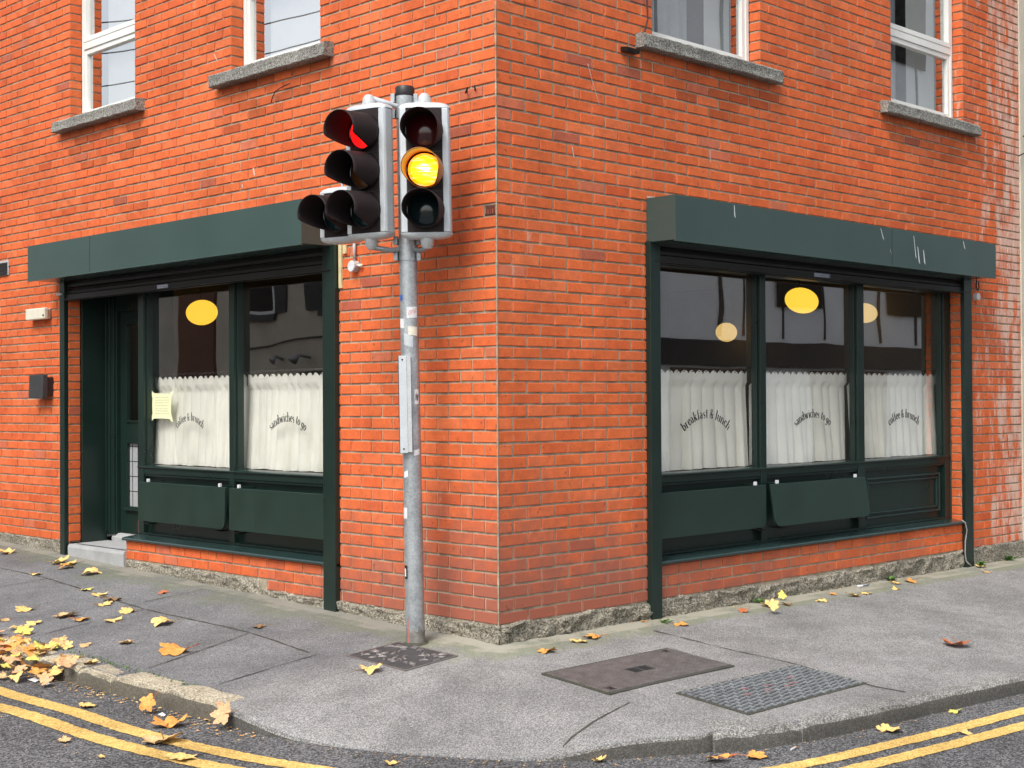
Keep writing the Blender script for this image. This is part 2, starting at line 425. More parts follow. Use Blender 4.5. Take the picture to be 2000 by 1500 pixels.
# ------------------------------------------------------------------ road, kerb, footpath
def resample(pts, step):
    out = []
    for k in range(len(pts) - 1):
        p0 = pts[max(k - 1, 0)]; p1 = pts[k]; p2 = pts[k + 1]; p3 = pts[min(k + 2, len(pts) - 1)]
        L = math.dist(p1[:2], p2[:2]); n = max(1, int(L / step))
        for i in range(n):
            t = i / n
            lin = L > 2.0
            q = []
            for c in range(len(p1)):
                if lin: q.append(p1[c] + (p2[c] - p1[c]) * t)
                else: q.append(.5 * ((2 * p1[c]) + (-p0[c] + p2[c]) * t + (2 * p0[c] - 5 * p1[c] + 4 * p2[c] - p3[c]) * t * t + (-p0[c] + 3 * p1[c] - 3 * p2[c] + p3[c]) * t ** 3))
            out.append(tuple(q))
    out.append(tuple(pts[-1])); return out
KERB = [(14, -1.86, .1), (9, -1.86, .1), (5, -1.86, .1), (3.4, -1.85, .1), (2.34, -1.85, .1), (1.38, -1.82, .1), (.75, -1.79, .1), (.25, -1.78, .1), (-.03, -1.765, .075), (-.35, -1.71, .03), (-.76, -1.59, .012),
        (-1.11, -1.43, .012), (-1.48, -1.19, .015), (-1.67, -1.01, .04), (-1.82, -.83, .085), (-1.99, -.54, .1), (-2.17, -.25, .1), (-2.29, .12, .1), (-2.37, .62, .1),
        (-2.42, 1.12, .1), (-2.52, 2.15, .1), (-2.62, 3.3, .1), (-2.8, 6, .1), (-3.0, 14, .1)]
KC = resample(KERB, .06)
def knorm(P, i):
    a = P[max(i - 1, 0)]; b = P[min(i + 1, len(P) - 1)]
    t = Vector((b[0] - a[0], b[1] - a[1])); t.normalize()
    return Vector((t.y, -t.x))      # points towards the building in (a, b)
def kz(i): a, b, s = KC[i]; return road_z(a, b) + s
mb = MB(FG)
xs = [-70, -40, -20, -12, -9] + [i * .5 for i in range(-16, 17)] + [9, 12, 20, 40, 70]
for i in range(len(xs) - 1):
    for j in range(len(xs) - 1):
        q = [(xs[i], xs[j]), (xs[i + 1], xs[j]), (xs[i + 1], xs[j + 1]), (xs[i], xs[j + 1])]
        mb.quad([(a, b, road_z(a, b)) for a, b in q], 'road')
o = mb.build('road'); struct(o)
bm = bmesh.new(); bm.from_mesh(o.data); bmesh.ops.remove_doubles(bm, verts=bm.verts, dist=1e-4); bm.to_mesh(o.data); bm.free()
mb = MB(FG)
NS = 26
def pav_pt(i, j):
    a, b, s = KC[i]; t = (j / (NS - 1)) ** .9
    n = knorm(KC, i)
    q_ = .010 if (a < .25 and b < -.40) else .05
    ak, bk = a + n[0] * q_, b + n[1] * q_
    wa, wb = max(a, .06), max(b, .06)
    if a > .06: wb = .06
    pa, pb = wa + (ak - wa) * t, wb + (bk - wb) * t
    z = pav_h(pa, pb) + (t ** 2.5) * (kz(i) - .004 - pav_h(a, b))
    z += (noise.noise(Vector((pa * 1.3, pb * 1.3, 0))) * .006 + noise.noise(Vector((pa * 5, pb * 5, 3))) * .0018) * (1 - t * .8)
    return FG(pa, pb, z)
def pav_col(i, j):
    a, b, s = KC[i]; t = j / (NS - 1)
    p = pav_pt(i, j); pa = p.dot(dL); pb = p.dot(dR)
    d = max(-pa, -pb)
    g = max(0, min(1, 1.1 - d / .75)) * (1.0 if pa > -.3 else .35)
    r = max(0, min(1, 1.15 - d / .3))
    B = 0.0
    if pa < .35 and pb < 1.08 and d > .42 and pb < -1.0 * 0 + 1.08: B = min(1, (d - .42) / .06) * min(1, max(0, (.35 - pa) / .06))
    q = max(0, min(1, (pa - .35) / .3 + .25 * noise.noise(Vector((pa * 4, pb * 4, 8)))))
    return (r, g, q)
def pav_edge(i, j):
    if j < NS: return pav_pt(i, j)
    a, b, s = KC[i]; n = knorm(KC, i); e = [(.006, -.002), (.002, -.009), (.0, -.022), (-.003, -s * .6 - .02), (-.004, -s - .06)][j - NS]
    jj = noise.noise(Vector((a * 14, b * 14, j))) * .004 + (0 if (a < .25 and b < -.40) else .035)
    return FG(a + n[0] * (e[0] + jj), b + n[1] * (e[0] + jj), kz(i) - .004 + e[1] + jj * .4)
mb.grid(pav_edge, len(KC), NS + 5, 'pav', lambda i, j: pav_col(i, j) if j < NS - 1 else (0, 0, min(1, .25 + .35 * (j - NS + 1))))
# joints and cracks between the footpath slabs (hair-thin dirt lines)
def strip(mb, pts, w, lift, mat, zf, jit=.0, step=.05):
    P = resample([p + (0,) if len(p) == 2 else p for p in pts], step)
    prev = None
    for i, p in enumerate(P):
        n = knorm(P, i); ww = w * (1 + jit * rng.uniform(-1, 1)) * .5
        oa = rng.uniform(-1, 1) * jit * w * .5
        a0, b0 = p[0] + n[0] * (ww + oa), p[1] + n[1] * (ww + oa)
        a1, b1 = p[0] - n[0] * (ww - oa), p[1] - n[1] * (ww - oa)
        cur = ((a0, b0, zf(a0, b0) + lift), (a1, b1, zf(a1, b1) + lift))
        if prev: mb.quad([prev[0], prev[1], cur[1], cur[0]], mat)
        prev = cur
from mathutils.bvhtree import BVHTree
_bv = BVHTree.FromPolygons([tuple(v) for v in mb.v], [f for f in mb.f])
def surf_z(a, b):
    h = _bv.ray_cast(FG(a, b, 2.0), Vector((0, 0, -1)))
    return h[0].z if h[0] is not None else road_z(a, b)
for pts, w in (([(8, -.68), (5.595, -.643), (4.881, -.634), (3.09, -.761), (2.3, -.75), (1.569, -.745), (.85, -.82)], .010),
               ([(1.382, -1.587), (1.5, -1.2), (1.645, -.76)], .008), ([(3.256, -.766), (3.282, -.138)], .008), ([(4.9, -.63), (4.93, -1.6)], .007), ([(3.0, -.78), (2.93, -1.62)], .007),
               ([(-.3, 1.09), (-.485, 1.098), (-1.022, 1.11), (-1.441, 1.143), (-2.022, 1.101), (-2.26, 1.15)], .009),
               ([(-1.45, -.317), (-1.542, -.678), (-1.609, -.959), (-1.70, -1.0)], .009), ([(.654, -1.54), (.724, -1.051), (.75, -.82)], .008)):
    strip(mb, pts, w, .004, 'joint', surf_z, .7)
def face_pt(i, j):
    k = kidx(.25, -1.78) + i; a, b, s = KC[k]; n = knorm(KC, k); p = pav_edge(k, NS + 1 + j)
    o_ = -.003 + .003 * noise.noise(Vector((a * 30, b * 30, j))); return p + (dL * n[0] + dR * n[1]) * o_
def kidx(a, b): return min(range(len(KC)), key=lambda i: (KC[i][0] - a) ** 2 + (KC[i][1] - b) ** 2)
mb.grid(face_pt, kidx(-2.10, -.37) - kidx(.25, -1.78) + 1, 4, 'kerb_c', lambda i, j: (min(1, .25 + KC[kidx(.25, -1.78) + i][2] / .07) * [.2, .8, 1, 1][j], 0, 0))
pavement = struct(mb.build('pavement', smooth=True))
# kerb stones
def kerb_run(mb, i0, i1, width, mat, rough=.006, gap=0.0, top=.004, seed=0, front_r=.022):
    n = i1 - i0 + 1
    prof = [(width, -.03), (width, 0), (width * .6, .002), (front_r * 1.6, 0), (front_r * .5, -front_r * .35), (.0, -front_r * 1.2), (-.004, -.06), (-.006, -.2)]
    def P(i, j):
        k = i0 + i; a, b, s = KC[k]; nn = knorm(KC, k)
        off, dz = prof[j]
        v = Vector((a * 3, b * 3, seed + j * .7))
        nx = noise.noise(v * 3.1) * rough; nz = noise.noise(v * 2.3 + Vector((9, 2, 5))) * rough
        edge = 0
        if i < 1 or i > n - 2: edge = -.012
        aa, bb = a + nn[0] * (off + nx), b + nn[1] * (off + nx)
        return FG(aa, bb, kz(k) + top + dz + (nz if j < 7 else 0) + (edge if 0 < j < 7 else 0))
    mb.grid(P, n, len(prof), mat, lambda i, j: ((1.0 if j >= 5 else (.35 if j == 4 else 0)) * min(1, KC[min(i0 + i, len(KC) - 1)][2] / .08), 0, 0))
    # stone ends
    for i in (0, n - 1):
        mb.quad([P(i, j) for j in range(len(prof))] + [FG(*(Vector((KC[i0 + i][0], KC[i0 + i][1])) + knorm(KC, i0 + i) * width), kz(i0 + i) - .2)], mat, (0, 0, 0), raw=True)
def kidx(a, b): return min(range(len(KC)), key=lambda i: (KC[i][0] - a) ** 2 + (KC[i][1] - b) ** 2)
mb = MB()
cuts = [14, 12.2, 10.6, 9.2, 8.1, 7.0, 6.2, 5.4, 4.5, 3.7, 2.95, 2.3, 1.80, 1.38, .80, .27]
for k in range(len(cuts) - 1):
    i0, i1 = kidx(cuts[k], -1.83), kidx(cuts[k + 1], -1.8)
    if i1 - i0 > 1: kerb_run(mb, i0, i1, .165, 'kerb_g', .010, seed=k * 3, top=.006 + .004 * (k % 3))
kg = struct(mb.build('kerb', auto=50))
mb = MB()
i0 = kidx(.27, -1.78); i1 = kidx(-2.10, -.37); i2 = kidx(-2.30, .13); i3 = len(KC) - 1
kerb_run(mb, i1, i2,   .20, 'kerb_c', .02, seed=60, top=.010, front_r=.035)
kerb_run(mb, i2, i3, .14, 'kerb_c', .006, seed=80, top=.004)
struct(mb.build('kerb', auto=50))
# double yellow lines
mb = MB(FG)
L1 = [(14, -2.27), (9, -2.27), (4, -2.26), (1.9, -2.245), (1.1, -2.195), (.3, -2.175), (-.55, -2.05), (-1.3, -1.82), (-1.95, -1.42), (-2.36, -.9), (-2.55, -.35), (-2.66, .4), (-2.73, 1.1), (-2.77, 1.65), (-2.93, 3.5), (-3.1, 7), (-3.3, 14)]
def offs(P, d): return [(P[i][0] + knorm(P, i)[0] * d, P[i][1] + knorm(P, i)[1] * d) for i in range(len(P))]
strip(mb, L1, .112, .004, 'yellow', road_z, .07, .03)
strip(mb, offs(L1, -.205), .112, .004, 'yellow', road_z, .07, .03)
struct(mb.build('road_marking'))

# ------------------------------------------------------------------ brick walls
courses = [.113]
for k in range(17): courses.append(courses[-1] + .0816)
for k in range(10): courses.append(courses[-1] + .0737)
while courses[-1] < 6.7: courses.append(courses[-1] + .0763)
def brick_col(u, z, side):
    r = rng.random()
    if r < .70: c = (.66, .136, .040)
    elif r < .90: c = (.67, .154, .053)
    elif r < .97: c = (.60, .112, .034)
    elif r < .993: c = (.56, .15, .075)
    else: c = (.44, .11, .06)
    k = rng.uniform(.95, 1.05)
    # streaky grime on the bricks right under the stone sills
    for (x0, x1) in ((4.5, 6.05), (1.78, 3.3)) if side == 'L' else ((1.24, 2.83), (4.27, 5.86)):
        if x0 < u < x1 and 3.55 < z < 3.97 and rng.random() < (z - 3.45) * 2: k *= rng.uniform(.66, .88)
    g = rng.uniform(.95, 1.06)
    return (min(.9, c[0] * k), c[1] * k * g, c[2] * k * g)
def emit_brick(mb, P, s0, s1, z0, z1, col):
    """P(s, n, z): s along the face, n outward"""
    j = lambda a=.0014: rng.uniform(-a, a)
    n0 = j(.0016)
    zc0, zc1 = z0 + j(.0012), z1 + j(.0012)
    o = [(s0 + j(), zc0 + j(.0008)), (s1 + j(), zc0 + j(.0008)), (s1 + j(), zc1 + j(.0008)), (s0 + j(), zc1 + j(.0008))]
    cs, cz = (s0 + s1) / 2, (z0 + z1) / 2
    i = len(mb.v); ch = .0032
    for (s, z) in o: mb.v.append(P(s, -.016, z))
    for (s, z) in o: mb.v.append(P(s, -.0035 + n0, z))
    for (s, z) in o: mb.v.append(P(s + (ch if s < cs else -ch), n0, z + (ch if z < cz else -ch)))
    mi = mb.mi('brick')
    for base in (0, 4):
        for k in range(4):
            k2 = (k + 1) % 4
            mb.f.append((i + base + k, i + base + k2, i + base + 4 + k2, i + base + 4 + k)); mb.m.append(mi); mb.c.append(col)
    mb.f.append((i + 8, i + 9, i + 10, i + 11)); mb.m.append(mi); mb.c.append(col)
J = .0068
PITCH = .24
def wall_face(mb, F, u0, u1, openings, zmin, ztop, side):
    P = lambda s, n, z: F(s, n, z)
    for ci in range(len(courses) - 1):
        z0, z1 = courses[ci], courses[ci + 1]
        if z1 > ztop: break
        zc = (z0 + z1) / 2
        ivs = [(u0, u1)]
        for (a, b, c, d) in openings:
            if c < zc < d:
                nx = []
                for (p, q) in ivs:
                    if b <= p or a >= q: nx.append((p, q)); continue
                    if a > p: nx.append((p, a))
                    if b < q: nx.append((b, q))
                ivs = nx
        off = PITCH * .5 if ci % 2 else 0.0
        for (p, q) in ivs:
            zl = zmin((p + q) / 2) if callable(zmin) else zmin
            k0 = int(math.floor((p - off - .01) / PITCH)) - 1
            edges = [p]
            k = k0
            while True:
                e = .008 + off + k * PITCH + rng.uniform(-.003, .003)
                k += 1
                if e <= p + .045: continue
                if e >= q - .045: break
                edges.append(e)
            edges.append(q)
            for i in range(len(edges) - 1):
                s0, s1 = edges[i] + J, edges[i + 1] - J
                if i == 0: s0 = edges[0] + (0.007 if p == u0 else .0005)
                if i == len(edges) - 2: s1 = q - .0005
                um = (s0 + s1) / 2
                if z0 < (zmin(um) if callable(zmin) else zmin) - .02: continue
                if z0 < 2.735 < z1 and um < .30 and side == 'L' and um < .13:      # broken brick at the corner, its cavity shade painted as dark colour
                    emit_brick(mb, lambda s, n, z: F(s, n - .0025, z), s0, s1, z0 + J, z1 - J, (.10, .035, .028))
                    for q in range(5):
                        x = s0 + (s1 - s0) * (q + .5) / 5; emit_brick(mb, P, x - .006, x + rng.uniform(.0, .008), z0 + J + rng.uniform(0, .02), z1 - J - rng.uniform(0, .025), (.42, .11, .05))
                    continue
                emit_brick(mb, P, s0, s1, z0 + J, z1 - J, brick_col(um, z0, side))
    us = sorted(set([u0, u1] + [x for o_ in openings for x in o_[:2]])); zs = sorted(set([-.05, ztop] + [x for o_ in openings for x in o_[2:4] if x < ztop]))
    us = [x for x in us if u0 <= x <= u1]; zs = [z for z in zs if z >= -.05]
    for i in range(len(us) - 1):
        for k in range(len(zs) - 1):
            cu, cz = (us[i] + us[i + 1]) / 2, (zs[k] + zs[k + 1]) / 2
            if any(a < cu < b and c < cz < d for a, b, c, d in openings): continue
            a_, b_ = us[i], us[i + 1]
            nu = max(1, int((b_ - a_) / .4))
            for n in range(nu):
                x0 = a_ + (b_ - a_) * n / nu; x1 = a_ + (b_ - a_) * (n + 1) / nu
                mb.quad([F(x0, -.0085, zs[k]), F(x1, -.0085, zs[k]), F(x1, -.0085, zs[k + 1]), F(x0, -.0085, zs[k + 1])], 'mortar', raw=True)
def reveal(mb, F, u, sgn, z0, z1, depth):
    """brick return at an opening edge; sgn = direction the face looks along u"""
    P = lambda s, n, z: F(u + sgn * n, -s, z)
    for ci in range(len(courses) - 1):
        c0, c1 = courses[ci], courses[ci + 1]
        if c0 < z0 - .03 or c1 > z1 + .05: continue
        emit_brick(mb, P, .001, depth, c0 + J, c1 - J, brick_col(u, c0, 0))
    mb.quad([P(.0, -.0085, z0), P(depth, -.0085, z0), P(depth, -.0085, z1), P(.0, -.0085, z1)], 'mortar', raw=True)

building = thing('brick_building', 'orange red brick corner building with dark green cafe shopfronts behind the traffic light', 'building', (0, 0, 0))
OPL = [(1.80, 4.83, .352, 2.72), (4.83, 5.90, -.05, 2.72), (4.66, 5.86, 4.09, 5.9), (1.925, 3.13, 4.09, 5.9)]
OPR = [(1.42, 5.60, .352, 2.72), (1.445, 2.66, 4.09, 5.9), (4.48, 5.68, 4.09, 5.9)]
ZT = 6.6
def zminL(u): return .113 if u < 2.75 else (.19 if u < 5.2 else .27)
mb = MB(); wall_face(mb, FL, 0, 10.5, OPL, zminL, ZT, 'L')
for (a, b, c, d) in OPL[2:]:
    reveal(mb, FL, b, -1, c, d, .108); reveal(mb, FL, a, 1, c, d, .108)
reveal(mb, FL, 5.90, -1, .27, 2.70, .108)
reveal(mb, FL, 1.80, 1, .36, 2.70, .108); reveal(mb, FL, 4.83, 1, .13, .352, .30)
mb.build('brick_wall', building, recalc=True)
mb = MB(); wall_face(mb, FR, 0, 6.75, OPR, .113, ZT, 'R')
for (a, b, c, d) in OPR[1:]:
    reveal(mb, FR, b, -1, c, d, .108); reveal(mb, FR, a, 1, c, d, .108)
reveal(mb, FR, 5.60, -1, .36, 2.70, .108); reveal(mb, FR, 1.42, 1, .36, 2.70, .108)
# raised pale mortar fillet where the two brick faces meet at the corner
mb.build('brick_wall', building)
mb = MB()
def fil(i, j):
    z = .11 + i * .04
    r = .0030 + .0032 * noise.noise(Vector((z * 9, 0, 0)))
    th = math.pi * 2 * j / 8
    x = -.0 + noise.noise(Vector((z * 5, 3, 0))) * .002
    return Vector((x + math.cos(th) * r * 1.4, .0 + math.sin(th) * r, z))
mb.grid(fil, 160, 9, 'mortar'); mb.build('corner_pointing', building, smooth=True)

# rough stone plinth showing under the brickwork
def plinth(mb, F, u0, u1, top, hfun, seed, amp=.022, base=.012):
    nu = int((u1 - u0) / .022); nz = 12
    def P(i, j):
        u = u0 + (u1 - u0) * i / nu
        zb = hfun(u) - .03; zt = top(u) + .008 + .022 * noise.noise(Vector((u * 5, seed, 1.7))) + .012 * noise.noise(Vector((u * 19, seed, 4.7)))
        z = zb + (zt - zb) * j / (nz - 1)
        v = Vector((u * 8, z * 15, seed))
        n = noise.noise(v) * .6 + noise.noise(v * 2.7) * .35 - .5 * max(0, .12 - abs(noise.noise(v * 1.6))) * 6 + abs(noise.noise(v * 6.1)) * .35
        w = base + n * amp * 1.6
        if j == nz - 1: w = -.012
        return F(u, max(w, -.012 if j == nz - 1 else .002), z)
    mb.grid(P, nu + 1, nz, 'plinth')
mb = MB()
hl = lambda u: pav_h(u, 0); hr = lambda u: pav_h(0, u)
plinth(mb, FL, -.012, 1.8, lambda u: .108, hl, 1.3); plinth(mb, FL, 1.86, 4.82, lambda u: zminL(u) - .006, hl, 2.9, .02); plinth(mb, FL, 5.92, 10.5, lambda u: zminL(u) + .003, hl, 8.1, .012)
plinth(mb, FR, -.012, 1.4, lambda u: .112, hr, 4.4, .03); plinth(mb, FR, 1.46, 5.62, lambda u: .100 + .012 * math.sin(u * 1.3), hr, 5.2, .026); plinth(mb, FR, 5.7, 6.76, lambda u: .12, hr, 6.6, .012)
mb.build('plinth', building, smooth=False, auto=60)
# roof, parapet coping and rear
mb = MB(FG)
mb.box(-.04, 10.5, -.04, 6.75, 6.62, 6.72, 'granite'); mb.build('roof', building)
mb = MB(FG)
mb.box(10.3, 10.49, .02, 6.7, -.1, 6.61, 'mortar'); mb.box(.3, 10.3, 6.55, 6.74, -.1, 6.61, 'mortar')
mb.build('rear_wall', building)

# interior of the cafe and the rooms above
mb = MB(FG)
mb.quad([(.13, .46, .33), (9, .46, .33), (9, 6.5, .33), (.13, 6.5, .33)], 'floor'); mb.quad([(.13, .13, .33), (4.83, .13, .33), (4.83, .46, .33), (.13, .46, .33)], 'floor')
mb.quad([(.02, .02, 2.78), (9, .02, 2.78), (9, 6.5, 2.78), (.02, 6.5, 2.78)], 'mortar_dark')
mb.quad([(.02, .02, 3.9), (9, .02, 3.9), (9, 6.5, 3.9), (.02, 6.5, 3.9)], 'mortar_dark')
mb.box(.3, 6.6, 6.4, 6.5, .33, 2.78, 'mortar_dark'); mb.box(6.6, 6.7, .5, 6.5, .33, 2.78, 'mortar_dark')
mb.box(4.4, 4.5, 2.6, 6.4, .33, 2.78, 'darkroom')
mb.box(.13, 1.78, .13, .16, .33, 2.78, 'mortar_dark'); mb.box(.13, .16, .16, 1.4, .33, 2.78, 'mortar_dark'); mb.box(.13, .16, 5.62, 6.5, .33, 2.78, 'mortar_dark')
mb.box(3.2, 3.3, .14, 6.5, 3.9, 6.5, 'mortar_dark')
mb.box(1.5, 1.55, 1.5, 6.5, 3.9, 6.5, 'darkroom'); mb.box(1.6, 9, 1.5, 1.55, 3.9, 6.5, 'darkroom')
mb.build('interior', building)

# ------------------------------------------------------------------ shopfronts
def shopfront(F, nm, u0, u1, posts, endpost, glassw, first_guide, panel_bays, extra_top=2.62):
    sf = MB(F)
    zr0, zr1 = .922, .985
    for (a, b) in posts: sf.box(a, b, -.205, -.118, .395, extra_top, 'green')
    # glazing beads stepping back behind each post
    for (a, b) in posts: sf.box(a - .016, b + .016, -.2, -.145, zr1, extra_top, 'green')
    sf.box(u0, u1, -.215, -.122, zr0, zr1 - .012, 'green'); sf.prism([(-.21, zr1 - .012), (-.108, zr1 - .012), (-.108, zr1 - .002), (-.125, zr1 + .006), (-.21, zr1 + .012)], u0, u1, 'green')
    sf.box(u0, u1, -.2, -.13, zr0 - .02, zr0, 'green')
    sf.box(u0, u1, -.215, -.125, 2.50, 2.72, 'green')
    sf.box(u0, u1, -.215, -.165, .385, zr0, 'green')       # recessed stall boards
    for (a, b) in panel_bays:                                # moulded panel frames
        for t, (x0, x1, z0, z1) in enumerate(((a, b, .82, .835), (a, b, .485, .50), (a, a + .014, .50, .82), (b - .014, b, .50, .82))):
            sf.box(x0, x1, -.165, -.138, z0, z1, 'green_sill')
        for t, (x0, x1, z0, z1) in enumerate(((a + .035, b - .035, .785, .797), (a + .035, b - .035, .522, .534), (a + .035, a + .047, .534, .785), (b - .047, b - .035, .534, .785))):
            sf.box(x0, x1, -.165, -.147, z0, z1, 'green_sill')
    o = sf.build('shopfront', building, bevel=.003)
    return o
sfL = shopfront(FL, 'L', 1.80, 4.85, [(1.80, 1.93), (3.305, 3.375), (4.755, 4.85)], None, -.19, None, [])
sfR = shopfront(FR, 'R', 1.42, 5.597, [(1.42, 1.60), (2.785, 2.855), (4.11, 4.205), (5.505, 5.597)], None, -.19, None, [(4.26, 5.45)])
sfL['label'] = 'two-bay shopfront left of the corner'; sfR['label'] = 'three-bay shopfront right of the corner'
# return of the left shopfront into the door recess
mb = MB(FL); mb.box(4.835, 4.86, -.44, -.216, .345, 2.72, 'green'); mb.build('side_panel', sfL, bevel=.002)
for F, sf, u0, u1, nm in ((FL, sfL, 1.70, 4.845, 'L'), (FR, sfR, 1.40, 5.596, 'R')):
    mb = MB(F)
    mb.prism([(-.17, .356), (.018, .356), (.032, .362), (.034, .374), (.026, .384), (-.118, .402), (-.17, .404)], u0, u1, 'green_sill')
    mb.box(u0 + .1, u1, -.165, -.118, .4045, .418, 'green')
    mb.build('sill', sf, bevel=.002)
def pane(F, sf, a, b, z0=.985, z1=2.5, w=-.19, mat='glass', nm='glass_pane', par=None):
    mb = MB(F); mb.quad([(a, w, z0), (b, w, z0), (b, w, z1), (a, w, z1)], mat); return mb.build(nm, par or sf)
for a, b in ((1.93, 3.305), (3.375, 4.755)): pane(FL, sfL, a, b)
for a, b in ((1.60, 2.785), (2.855, 4.11), (4.205, 5.505)): pane(FR, sfR, a, b)
# folding shelves hanging down in front of the stall boards
def shelf(F, sf, a, b, rnd, tilt, w0=-.035, z0=.535, z1=.862, lab=None, brk=()):
    mb = MB(F); r = .055
    out = []
    def corner(cx, cz, a0):
        return [(cx + r * math.cos(a0 + k * math.pi / 2 / 6), cz + r * math.sin(a0 + k * math.pi / 2 / 6)) for k in range(7)]
    lo = corner(a + r, z0 + r, math.pi) if rnd in ('a', 'ab') else [(a, z0)]
    hi = corner(b - r, z0 + r, math.pi * 1.5) if rnd in ('b', 'ab') else [(b, z0)]
    out = lo + hi + [(b, z1), (a, z1)]
    n = len(out)
    wf = lambda z: w0 + tilt * (z1 - z)
    i = len(mb.v)
    for t in (0, .02):
        for (u, z) in out: mb.v.append(F(u, wf(z) + t, z))
    mi = mb.mi('green_flat')
    for k in range(n):
        k2 = (k + 1) % n; mb.f.append((i + k, i + k2, i + n + k2, i + n + k)); mb.m.append(mi); mb.c.append((1, 1, 1))
    mb.f.append(tuple(range(i, i + n))); mb.m.append(mi); mb.c.append((1, 1, 1))
    mb.f.append(tuple(range(i + n, i + 2 * n))[::-1]); mb.m.append(mi); mb.c.append((1, 1, 1))
    for x in brk:
        mb.box(x - .014, x + .014, -.165, w0 - .005, z1 + .004, z1 + .010, 'green'); mb.box(x - .012, x + .012, w0 - .004, w0 + .016, z1 + .001, z1 + .028, 'white')
        mb.box(x + .12, x + .2, -.165, -.09, z0 - .035, z0 - .028, 'rod')
    o = mb.build('folding_shelf', sf, bevel=.0025)
    if lab: o['label'] = lab
    return o
shelf(FL, sfL, 3.265, 4.64, 'a', .02, lab='folding shelf nearest the door', brk=(3.36, 4.50))
shelf(FL, sfL, 1.83, 3.20, '', .01, lab='folding shelf nearest the left guide rail at the corner', brk=(3.08,))
shelf(FR, sfR, 1.47, 2.715, 'b', .01, lab='folding shelf nearest the corner on the right shopfront', brk=(2.60,))
shelf(FR, sfR, 2.775, 4.06, 'ab', .16, lab='folding shelf in the middle, its lower edge swung outwards', brk=(2.87, 3.93))
# roller shutter housings, guides and the rolled curtain's bottom edge
def shutter(F, u0, u1, gl, gr, bar, lab, seam, labels, gw=.045):
    mb = MB(F)
    mb.box(u0, u1, .001, .277, 2.632, 2.942, 'green_box')
    # joint between sheet lengths and folded lower lip
    for s in seam: mb.box(s, s + .003, .2775, .2790, 2.634, 2.94, 'green')
    mb.box(u0 + .002, u1 - .002, .262, .2795, 2.622, 2.634, 'green_box')
    ho = mb.build('shutter_housing', building, bevel=.003)
    ho['label'] = lab
    for (a, b) in (gl, gr):
        g = MB(F); zb = (pav_h(a, 0) if F is FL else pav_h(0, a)) - .01
        g.box(a, b, .003 if a > 5 else -.03, gw, zb, 2.64, 'green')
        g.build('guide_rail', ho, bevel=.003)
    c = MB(F)
    a, b = gl[1], gr[0]
    a, b = min(gl[0], gr[0]) + .05, max(gl[1], gr[1]) - .05
    zb = bar
    c.box(a, b, -.015, .025, zb, zb + .055, 'shutter'); c.box(a, b, -.015, .05, zb + .006, zb + .012, 'shutter')
    z = zb + .055
    while z < 2.63:
        c.prism([(-.012, z + .002), (.012, z + .008), (.016, z + .03), (.002, z + .058), (-.012, z + .058)], a, b, 'shutter'); z += .06
    c.build('shutter_curtain', ho)
    for (x0, x1, z0, z1) in labels:
        l = MB(F); l.box(x0, x1, .0255, .0268, z0, z1, 'bluelabel')
        for k in range(2):
            zz = z0 + (z1 - z0) * (.28 + .36 * k); x = x0 + .01
            while x < x1 - .02:
                ww = rng.uniform(.008, .018); l.box(x, x + ww, .0269, .0274, zz, zz + .009, 'white'); x += ww + .005
        l.build('label_plate', ho)
    return ho
hL = shutter(FL, 1.745, 6.095, (1.70, 1.85), (5.90, 5.99), 2.452, 'shutter box on the left wall', [4.9], [(4.06, 4.24, 2.46, 2.50)], .04)
hR = shutter(FR, 1.37, 5.777, (1.36, 1.465), (5.598, 5.735), 2.492, 'shutter box on the right wall', [4.05], [(3.30, 3.52, 2.50, 2.54)])
for (x, z, l, s) in ((3.88, 2.93, -.10, .035), (4.38, 2.91, -.20, .03), (4.44, 2.82, -.15, .02), (4.53, 2.80, -.13, .015), (4.02, 2.77, -.05, .01), (5.19, 2.93, -.08, .02), (2.0, 2.935, -.10, .002)):
    mb = MB(FR)
    w_ = rng.uniform(.006, .013)
    mb.quad([(x, .2782, z), (x + w_, .2782, z - .01), (x + s + w_ * 1.8, .2782, z + l), (x + s, .2782, z + l + .02)], 'white')
    mb.build('scrape', hR)
mb = MB(FL); mb.box(5.93, 6.02, .035, .06, 2.505, 2.522, 'white'); mb.build('lock_lug', hL, bevel=.003)

def drip(F, pts, w):
    mb = MB(F)
    for k in range(len(pts) - 1):
        (x0, z0), (x1, z1) = pts[k], pts[k + 1]; a_ = w * (1 - .25 * k); b_ = w * (1 - .25 * (k + 1))
        mb.quad([(x0, .0035, z0), (x0 + a_, .0035, z0), (x1 + b_, .0035, z1), (x1, .0035, z1)], 'mortar_pale')
    mb.build('paint_drip', building)
drip(FR, [(.80, 3.79), (.845, 3.675), (.91, 3.53)], .007); drip(FR, [(.65, 3.21), (.668, 3.14)], .01); drip(FR, [(2.05, 3.38), (2.06, 3.28)], .008)
drip(FL, [(3.36, 4.27), (3.335, 4.23), (3.31, 4.20)], .016); drip(FL, [(2.80, 3.31), (2.785, 3.25)], .018); drip(FL, [(2.96, 3.20), (2.955, 3.17)], .014)
for F, ho, a_, b_ in ((FL, hL, 1.75, 6.09), (FR, hR, 1.375, 5.77)):      # old sealant and mortar smears along the top of the shutter boxes
    mb = MB(F); n = 200
    def P(i, j):
        u = a_ + (b_ - a_) * i / n; h = .010 + .016 * max(0, noise.noise(Vector((u * 3.1, 7, j * 0)))) + .010 * max(0, noise.noise(Vector((u * 13, 2, 0))))
        return F(u, [.012, .0045, .0045][j], 2.9425 + [.0, .003, h][j])
    mb.grid(P, n + 1, 3, 'mortar_pale'); mb.build('sealant', ho)

